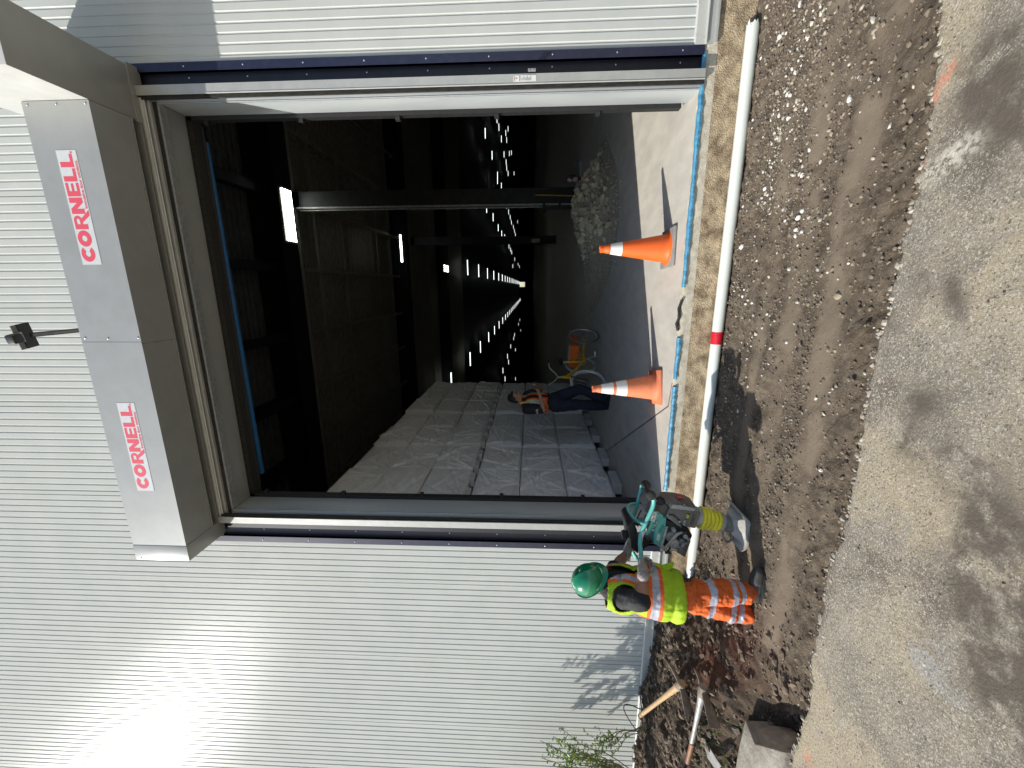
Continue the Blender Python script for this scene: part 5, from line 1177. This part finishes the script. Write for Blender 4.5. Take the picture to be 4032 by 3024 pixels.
# bellows, leg and foot
A_, B_ = cC(1392, 742, -.675), cC(1745, 822, -.675); ax = (B_-A_); L_ = ax.length; q = ax.to_track_quat('Z', 'Y').to_matrix().to_4x4(); pr_ = []
for k in range(61):
    t = k/60; r = .082-.014*t+.010*abs(math.sin(t*math.pi*5))**.7; pr_.append((r, .012+t*(L_-.02)))
m_ = MB(); m_.lathe(pr_, 36, q, A_); RB(m_, 'bellows', 'bellows', rm, smooth=True, auto=None)
m_ = MB(); m_.lathe([(.074, -.03), (.076, .014)], 30, q, A_); m_.lathe([(.078, L_-.012), (.076, L_+.012), (.066, L_+.016)], 30, q, A_); RB(m_, 'bellows_clamp', 'light_grey', rm, smooth=True)
C_ = cC(1985, 885, -.675)
m_ = MB(); ax2 = (C_-B_); L2_ = ax2.length; q2 = ax2.to_track_quat('Z', 'Y').to_matrix().to_4x4(); m_.lathe([(.062, -.01), (.062, .05), (.066, .09), (.068, L2_), (.09, L2_+.05), (.10, L2_+.06)], 30, q2, B_); RB(m_, 'leg', 'dusty_steel', rm, smooth=True)
zf = ZF; xf0, xf1 = c3(1888, 700, -.83).x, c3(1903, 432, -.83).x
m_ = MB(); prof = [(xf0-.02, .045), (xf0, .012), (xf0+.03, 0), (xf1-.05, 0), (xf1-.01, .018), (xf1+.02, .055), (xf1+.012, .066), (xf1-.02, .036), (xf1-.05, .022), (xf0+.03, .022), (xf0+.002, .034), (xf0-.014, .056)]
m_.prism([(x, -.95, zf+z) for x, z in prof], (0, .315, 0)); foot = RB(m_, 'foot_plate', 'dusty_plate', rm, bev=.004, smooth=True)
m_ = MB(); cx = (xf0+xf1)/2
def rr(w_, d_, z): return [(cx+sx*w_, -.79+sy*d_, zf+z) for sx, sy in ((-1, -1), (1, -1), (1, 1), (-1, 1))]
a1 = rr(.11, .13, .022); a2 = rr(.066, .06, .085); m_.add(a1+a2, [(0, 1, 5, 4), (1, 2, 6, 5), (2, 3, 7, 6), (3, 0, 4, 7), (4, 5, 6, 7)]); RB(m_, 'foot_casting', 'dusty_plate', rm, bev=.006, smooth=True)
pipe([(1790, 962, -.70), (1800, 1060, -.70), (1860, 1140, -.70), (1925, 1105, -.70), (1945, 1030, -.70), (1905, 1020, -.70)], .009, 'hook', 'dusty_steel')
# writing on the casing
e1, e2 = cC(1300, 895, -.796), cC(1368, 672, -.796); ang = math.atan2((e2-e1).z, (e2-e1).x)
def tx(s, size, p, mt, nm, **k): text_mesh(s, size, nm, mt, rm, Matrix.Translation(p-ro) @ Matrix.Rotation(-ang, 4, 'Y') @ UPR, **k)
ln_ = (e2-e1).length; tx('AMMANN', .034, e1+Vector((0, 0, -.008)), 'cover_grey', 'embossed_name', off=.0012, ext=.0015)
g = poly([(1168, 885), (1205, 770), (1232, 780), (1198, 895)], -.7955, .002, 'model_label', 'teal_dark', bev=0)
tx('ATR', .023, cC(1192, 880, -.797), 'paper', 'model_letters', off=.0006)
poly([(1215, 772), (1240, 690), (1278, 700), (1252, 782)], -.7953, .002, 'number_label', 'black', bev=0); tx('68', .032, cC(1250, 772, -.797), 'vest_yellow', 'model_number', off=.001)

# ================================================================== TOOLS ON THE SOIL
def sz_(x, y, ex=0): return float(soil_z([x], [y])[0])+ex
def mattock(name_lab, eye, tip, blade, hend, hmat, hr=(.026, .019)):
    e = empty('mattock', eye); tag(e, name_lab, 'mattock', 'digging tools lying on the dug soil'); O = Vector(eye)
    eye, tip, blade, hend = Vector(eye), Vector(tip), Vector(blade), Vector(hend); hd_ = (hend-eye).normalized()
    m_ = MB(); side = hd_.cross((tip-eye).normalized()).normalized()
    # pick arm: tapering square bar curving to the tip
    mid_ = eye+(tip-eye)*.5-hd_*.025; pts = [eye, eye+(mid_-eye)*.5-hd_*.006, mid_, eye+(tip-eye)*.78-hd_*.012, tip]
    m_.tube([p-O for p in pts], [.024, .019, .015, .010, .003], 6)
    m_.tube([eye-hd_*.035-O, eye+hd_*.055-O], .034, 12)
    bd = (blade-eye).normalized(); wv = hd_.cross(bd).normalized(); a = eye+bd*.03; th = hd_*.006
    w0, w1 = .022, .045
    q = [a-wv*w0, a+wv*w0, blade+wv*w1+hd_*.04, blade-wv*w1+hd_*.04]; m_.add([p-th*1.8-O for p in q[:2]]+[p-th*.3-O for p in q[2:]]+[p+th*1.8-O for p in q[:2]]+[p+th*.3-O for p in q[2:]], [(0, 1, 2, 3), (7, 6, 5, 4), (0, 4, 5, 1), (1, 5, 6, 2), (2, 6, 7, 3), (3, 7, 4, 0)])
    m_.build('head', 'rust', e, bev=.002, smooth=True)
    m_ = MB(); m_.tube([eye-hd_*.04-O, eye+hd_*.06-O, eye+hd_*.14-O, eye+(hend-eye)*.5-O, hend-O], [hr[0]*1.1, hr[0]*1.25, hr[0], hr[1], hr[1]*1.08], 14); m_.build('handle', hmat, e, smooth=True)
def c5(a, b_, z): return at(2400+a/2.461, 2350+b_/2.461, 2, z)
mattock('mattock with a pale wooden handle propped against the wall foot', c5(690, 850, .07), c5(535, 600, .07), c5(800, 1150, .03), c5(292, 1155, .19), 'wood')
mattock('mattock with a worn grey and brown handle lying nearer the concrete block', c5(905, 905, .0), c5(815, 685, .01), c5(1035, 1235, -.01), c5(760, 1590, .05), 'tool_grey', (.024, .017))
p0, p1 = c5(800, 1420, .036), c5(755, 1605, .052); h_ = MB(); h_.tube([p0, p1], .0195, 14); o = h_.build('worn_grip', 'wood_brown', smooth=True)
for oo in bpy.data.objects:
    if oo.name.startswith('mattock') and oo.get('label', '').endswith('concrete block'):
        o.parent = oo; o.location = -oo.location
bl = MB(); a, b_, c, d = c5(900, 1345, -.03), c5(1090, 1640, -.06), c5(1040, 1680, -.06), c5(960, 1560, -.05)
bl.prism([a, b_, c, d], (0, 0, .008)); tag(bl.build('spade_blade', 'tool_grey'), 'pale worn spade blade lying at the edge beside the grass', 'spade')
# broken concrete block and dark board
z_ = -.165
cb = MB(); top = [c5(1310, 1190, z_), c5(1400, 1420, z_), c5(1700, 1505, z_), c5(1640, 1900, z_), c5(1180, 1900, z_), c5(1240, 1500, z_)]
cb.prism([Vector((p.x, p.y, -.62)) for p in top], (0, 0, .62+z_)); o = cb.build('concrete_block', 'conc_block', bev=.012, smooth=True); tag(o, 'broken concrete block at the left end of the trench', 'concrete block')
cbz = MB(); lo_ = [c5(1300, 1195, -.20), c5(1400, 1425, -.20), c5(1700, 1512, -.20), c5(1790, 1390, -.30), c5(1640, 1260, -.36), c5(1420, 1200, -.30)]
cbz.prism([Vector((p.x, p.y, p.z)) for p in lo_], (0, 0, -.08)); cbz.build('broken_toe', 'conc_block', o, bev=.01, smooth=True)
# cable loops
cbm = MB()
def wallpt(a, b_, y=-.03): return at(2400+a/2.461, 2350+b_/2.461, 1, y)
Q = [wallpt(352, 812), wallpt(310, 880, -.06), wallpt(300, 1000, -.08), wallpt(305, 1085, -.08), wallpt(215, 1052, -.09), wallpt(150, 1045, -.09), wallpt(142, 1100, -.10), wallpt(200, 1210, -.12), wallpt(290, 1340, -.16), wallpt(340, 1440, -.2), wallpt(420, 1600, -.3)]
QQ = []
for i in range(len(Q)-1):
    p0, p1, p2, p3 = Q[max(i-1, 0)], Q[i], Q[i+1], Q[min(i+2, len(Q)-1)]
    for k in range(8): t = k/8; QQ.append(.5*((2*p1)+(p2-p0)*t+(2*p0-5*p1+4*p2-p3)*t*t+(3*p1-p0-3*p2+p3)*t**3))
cbm.tube(QQ, .0055, 6); tag(cbm.build('cable', 'rubber', smooth=True), 'black cable looping up out of the soil against the wall', 'cable')
cbm = MB(); cbm.tube([wallpt(305, 1090, -.10), wallpt(330, 1250, -.16), wallpt(360, 1420, -.22), wallpt(350, 1560, -.3), wallpt(420, 1700, -.34)], .0045, 6); cbm.tube([wallpt(300, 1180, -.1), wallpt(420, 1400, -.3), wallpt(440, 1650, -.35)], .003, 6)
tag(cbm.build('wire', 'rubber', smooth=True), 'thin dark wires trailing over the soil left of the mattock handle', 'wire')

# ================================================================== SHRUBS at the left end
def shrub(base, stems, seed, lab, group=None, leafn=26, lsz=.017):
    r = random.Random(seed); e = empty('shrub', base); tag(e, lab, 'shrub', group); st_ = MB(); lf_ = MB(); O = Vector(base)
    for tx_, ty_, tz_, br in stems:
        tip = Vector((tx_, ty_, tz_))-O; P_ = []
        for k in range(9):
            t = k/8; P_.append(tip*t+Vector((math.sin(k*1.3+seed)*.018, math.cos(k*1.7)*.014, .05*math.sin(t*3.14))))
        st_.tube(P_, [.0055*(1-.8*k/8)+.001 for k in range(9)], 5)
        segs = [(P_, .40)]
        for b_ in range(br):
            k = r.randint(3, 7); p = P_[k]; d = Vector((r.uniform(-1, 1), r.uniform(-.6, .6), r.uniform(.4, 1.4))).normalized()*r.uniform(.10, .24)
            Bp = [p, p+d*.5+Vector((0, 0, .008)), p+d]; st_.tube(Bp, [.0028, .002, .001], 4); segs.append((Bp, 0))
        for PP_, t0 in segs:
            for i in range(leafn if t0 else leafn//2):
                t = t0+(1-t0)*r.random(); x = t*(len(PP_)-1); k = min(int(x), len(PP_)-2); p = PP_[k].lerp(PP_[k+1], x-k)
                d = Vector((r.uniform(-1, 1), r.uniform(-1, 1), r.uniform(-.2, 1))).normalized(); n_ = d.cross(Vector((r.uniform(-1, 1), r.uniform(-1, 1), r.uniform(-1, 1)))).normalized(); s = lsz*r.uniform(.6, 1.25)
                lf_.cur = r.randint(0, 1); c_ = p+d*s; lf_.add([p, p+d*s*.9+n_*s*.42, p+d*s*2, p+d*s*.9-n_*s*.42], [(0, 1, 2, 3)])
    st_.build('stems', 'stem', e); lf_.build('leaves', ['leaf', 'leaf2'], e, recalc=False)
c9 = lambda a, b_, y: at(2000+a/2.461, 2350+b_/2.461, 1, y)
def tp3(a, b_, y): p = c9(a, b_, y); return (p.x, p.y, p.z)
shrub((-4.95, -.62, .0), [(*tp3(485, 1275, -.55), 4), (*tp3(440, 1370, -.60), 3), (*tp3(310, 1410, -.66), 4), (*tp3(372, 1450, -.6), 3), (*tp3(590, 1440, -.5), 3), (*tp3(320, 1580, -.7), 4), (*tp3(655, 1480, -.55), 3), (*tp3(740, 1550, -.6), 3), (*tp3(430, 1540, -.65), 3)], 3, 'leggy green shrub with small leaves at the left end by the wall', 'shrubs by the wall', 34, .021)
shrub((-4.70, -.22, .0), [(*tp3(790, 1455, -.30), 2), (*tp3(870, 1450, -.28), 5), (*tp3(960, 1480, -.3), 3), (*tp3(990, 1560, -.3), 1)], 9, 'low curled shrub sprig close above the soil at the wall', 'shrubs by the wall', 30, .019)
shrub((-5.55, -.75, 0), [(-5.5, -.75, 2.05, 7), (-5.35, -.7, 1.75, 6), (-5.9, -.8, 1.9, 6), (-5.3, -.62, 1.45, 5), (-5.75, -.55, 1.6, 6), (-6.1, -.9, 1.5, 5), (-5.15, -.8, 1.20, 4), (-5.0, -.55, .95, 4), (-5.6, -.95, 1.3, 5), (-5.02, -.78, 1.45, 7), (-5.2, -.85, 1.62, 7), (-5.35, -.7, 1.35, 7), (-5.1, -.7, 1.15, 6), (-5.5, -.8, 1.1, 6), (-5.25, -.95, 1.5, 7), (-5.05, -.9, .8, 5)], 14, 'taller shrub just past the left edge of the view, shading the wall', 'shrubs by the wall', 110, .028)
# grass tufts on the soil edge
gm = MB(); rg = random.Random(5)
for k in range(420):
    p = c5(rg.uniform(860, 1180), rg.uniform(1180, 1660), -.05); z0 = sz_(p.x, p.y); a = rg.uniform(0, 6.28); h_ = rg.uniform(.012, .04); w_ = .0018
    gm.add([(p.x-w_, p.y, z0), (p.x+w_, p.y, z0), (p.x+math.cos(a)*h_*.5, p.y+math.sin(a)*h_*.5, z0+h_)], [(0, 1, 2)])
tag(gm.build('grass', 'leaf', recalc=False), 'thin tufts of grass on the soil edge', 'grass', kind='stuff')

# POST-PASS: stones whose labels coincide are told apart by their order from left to right
by_ = {}
for o in bpy.data.objects:
    if o.get('category') == 'stone': by_.setdefault(o['label'], []).append(o)
for k, L_ in by_.items():
    if len(L_) > 1:
        for i, o in enumerate(sorted(L_, key=lambda o: o.location.x)): o['label'] = k+f', {nth[i]} from left'
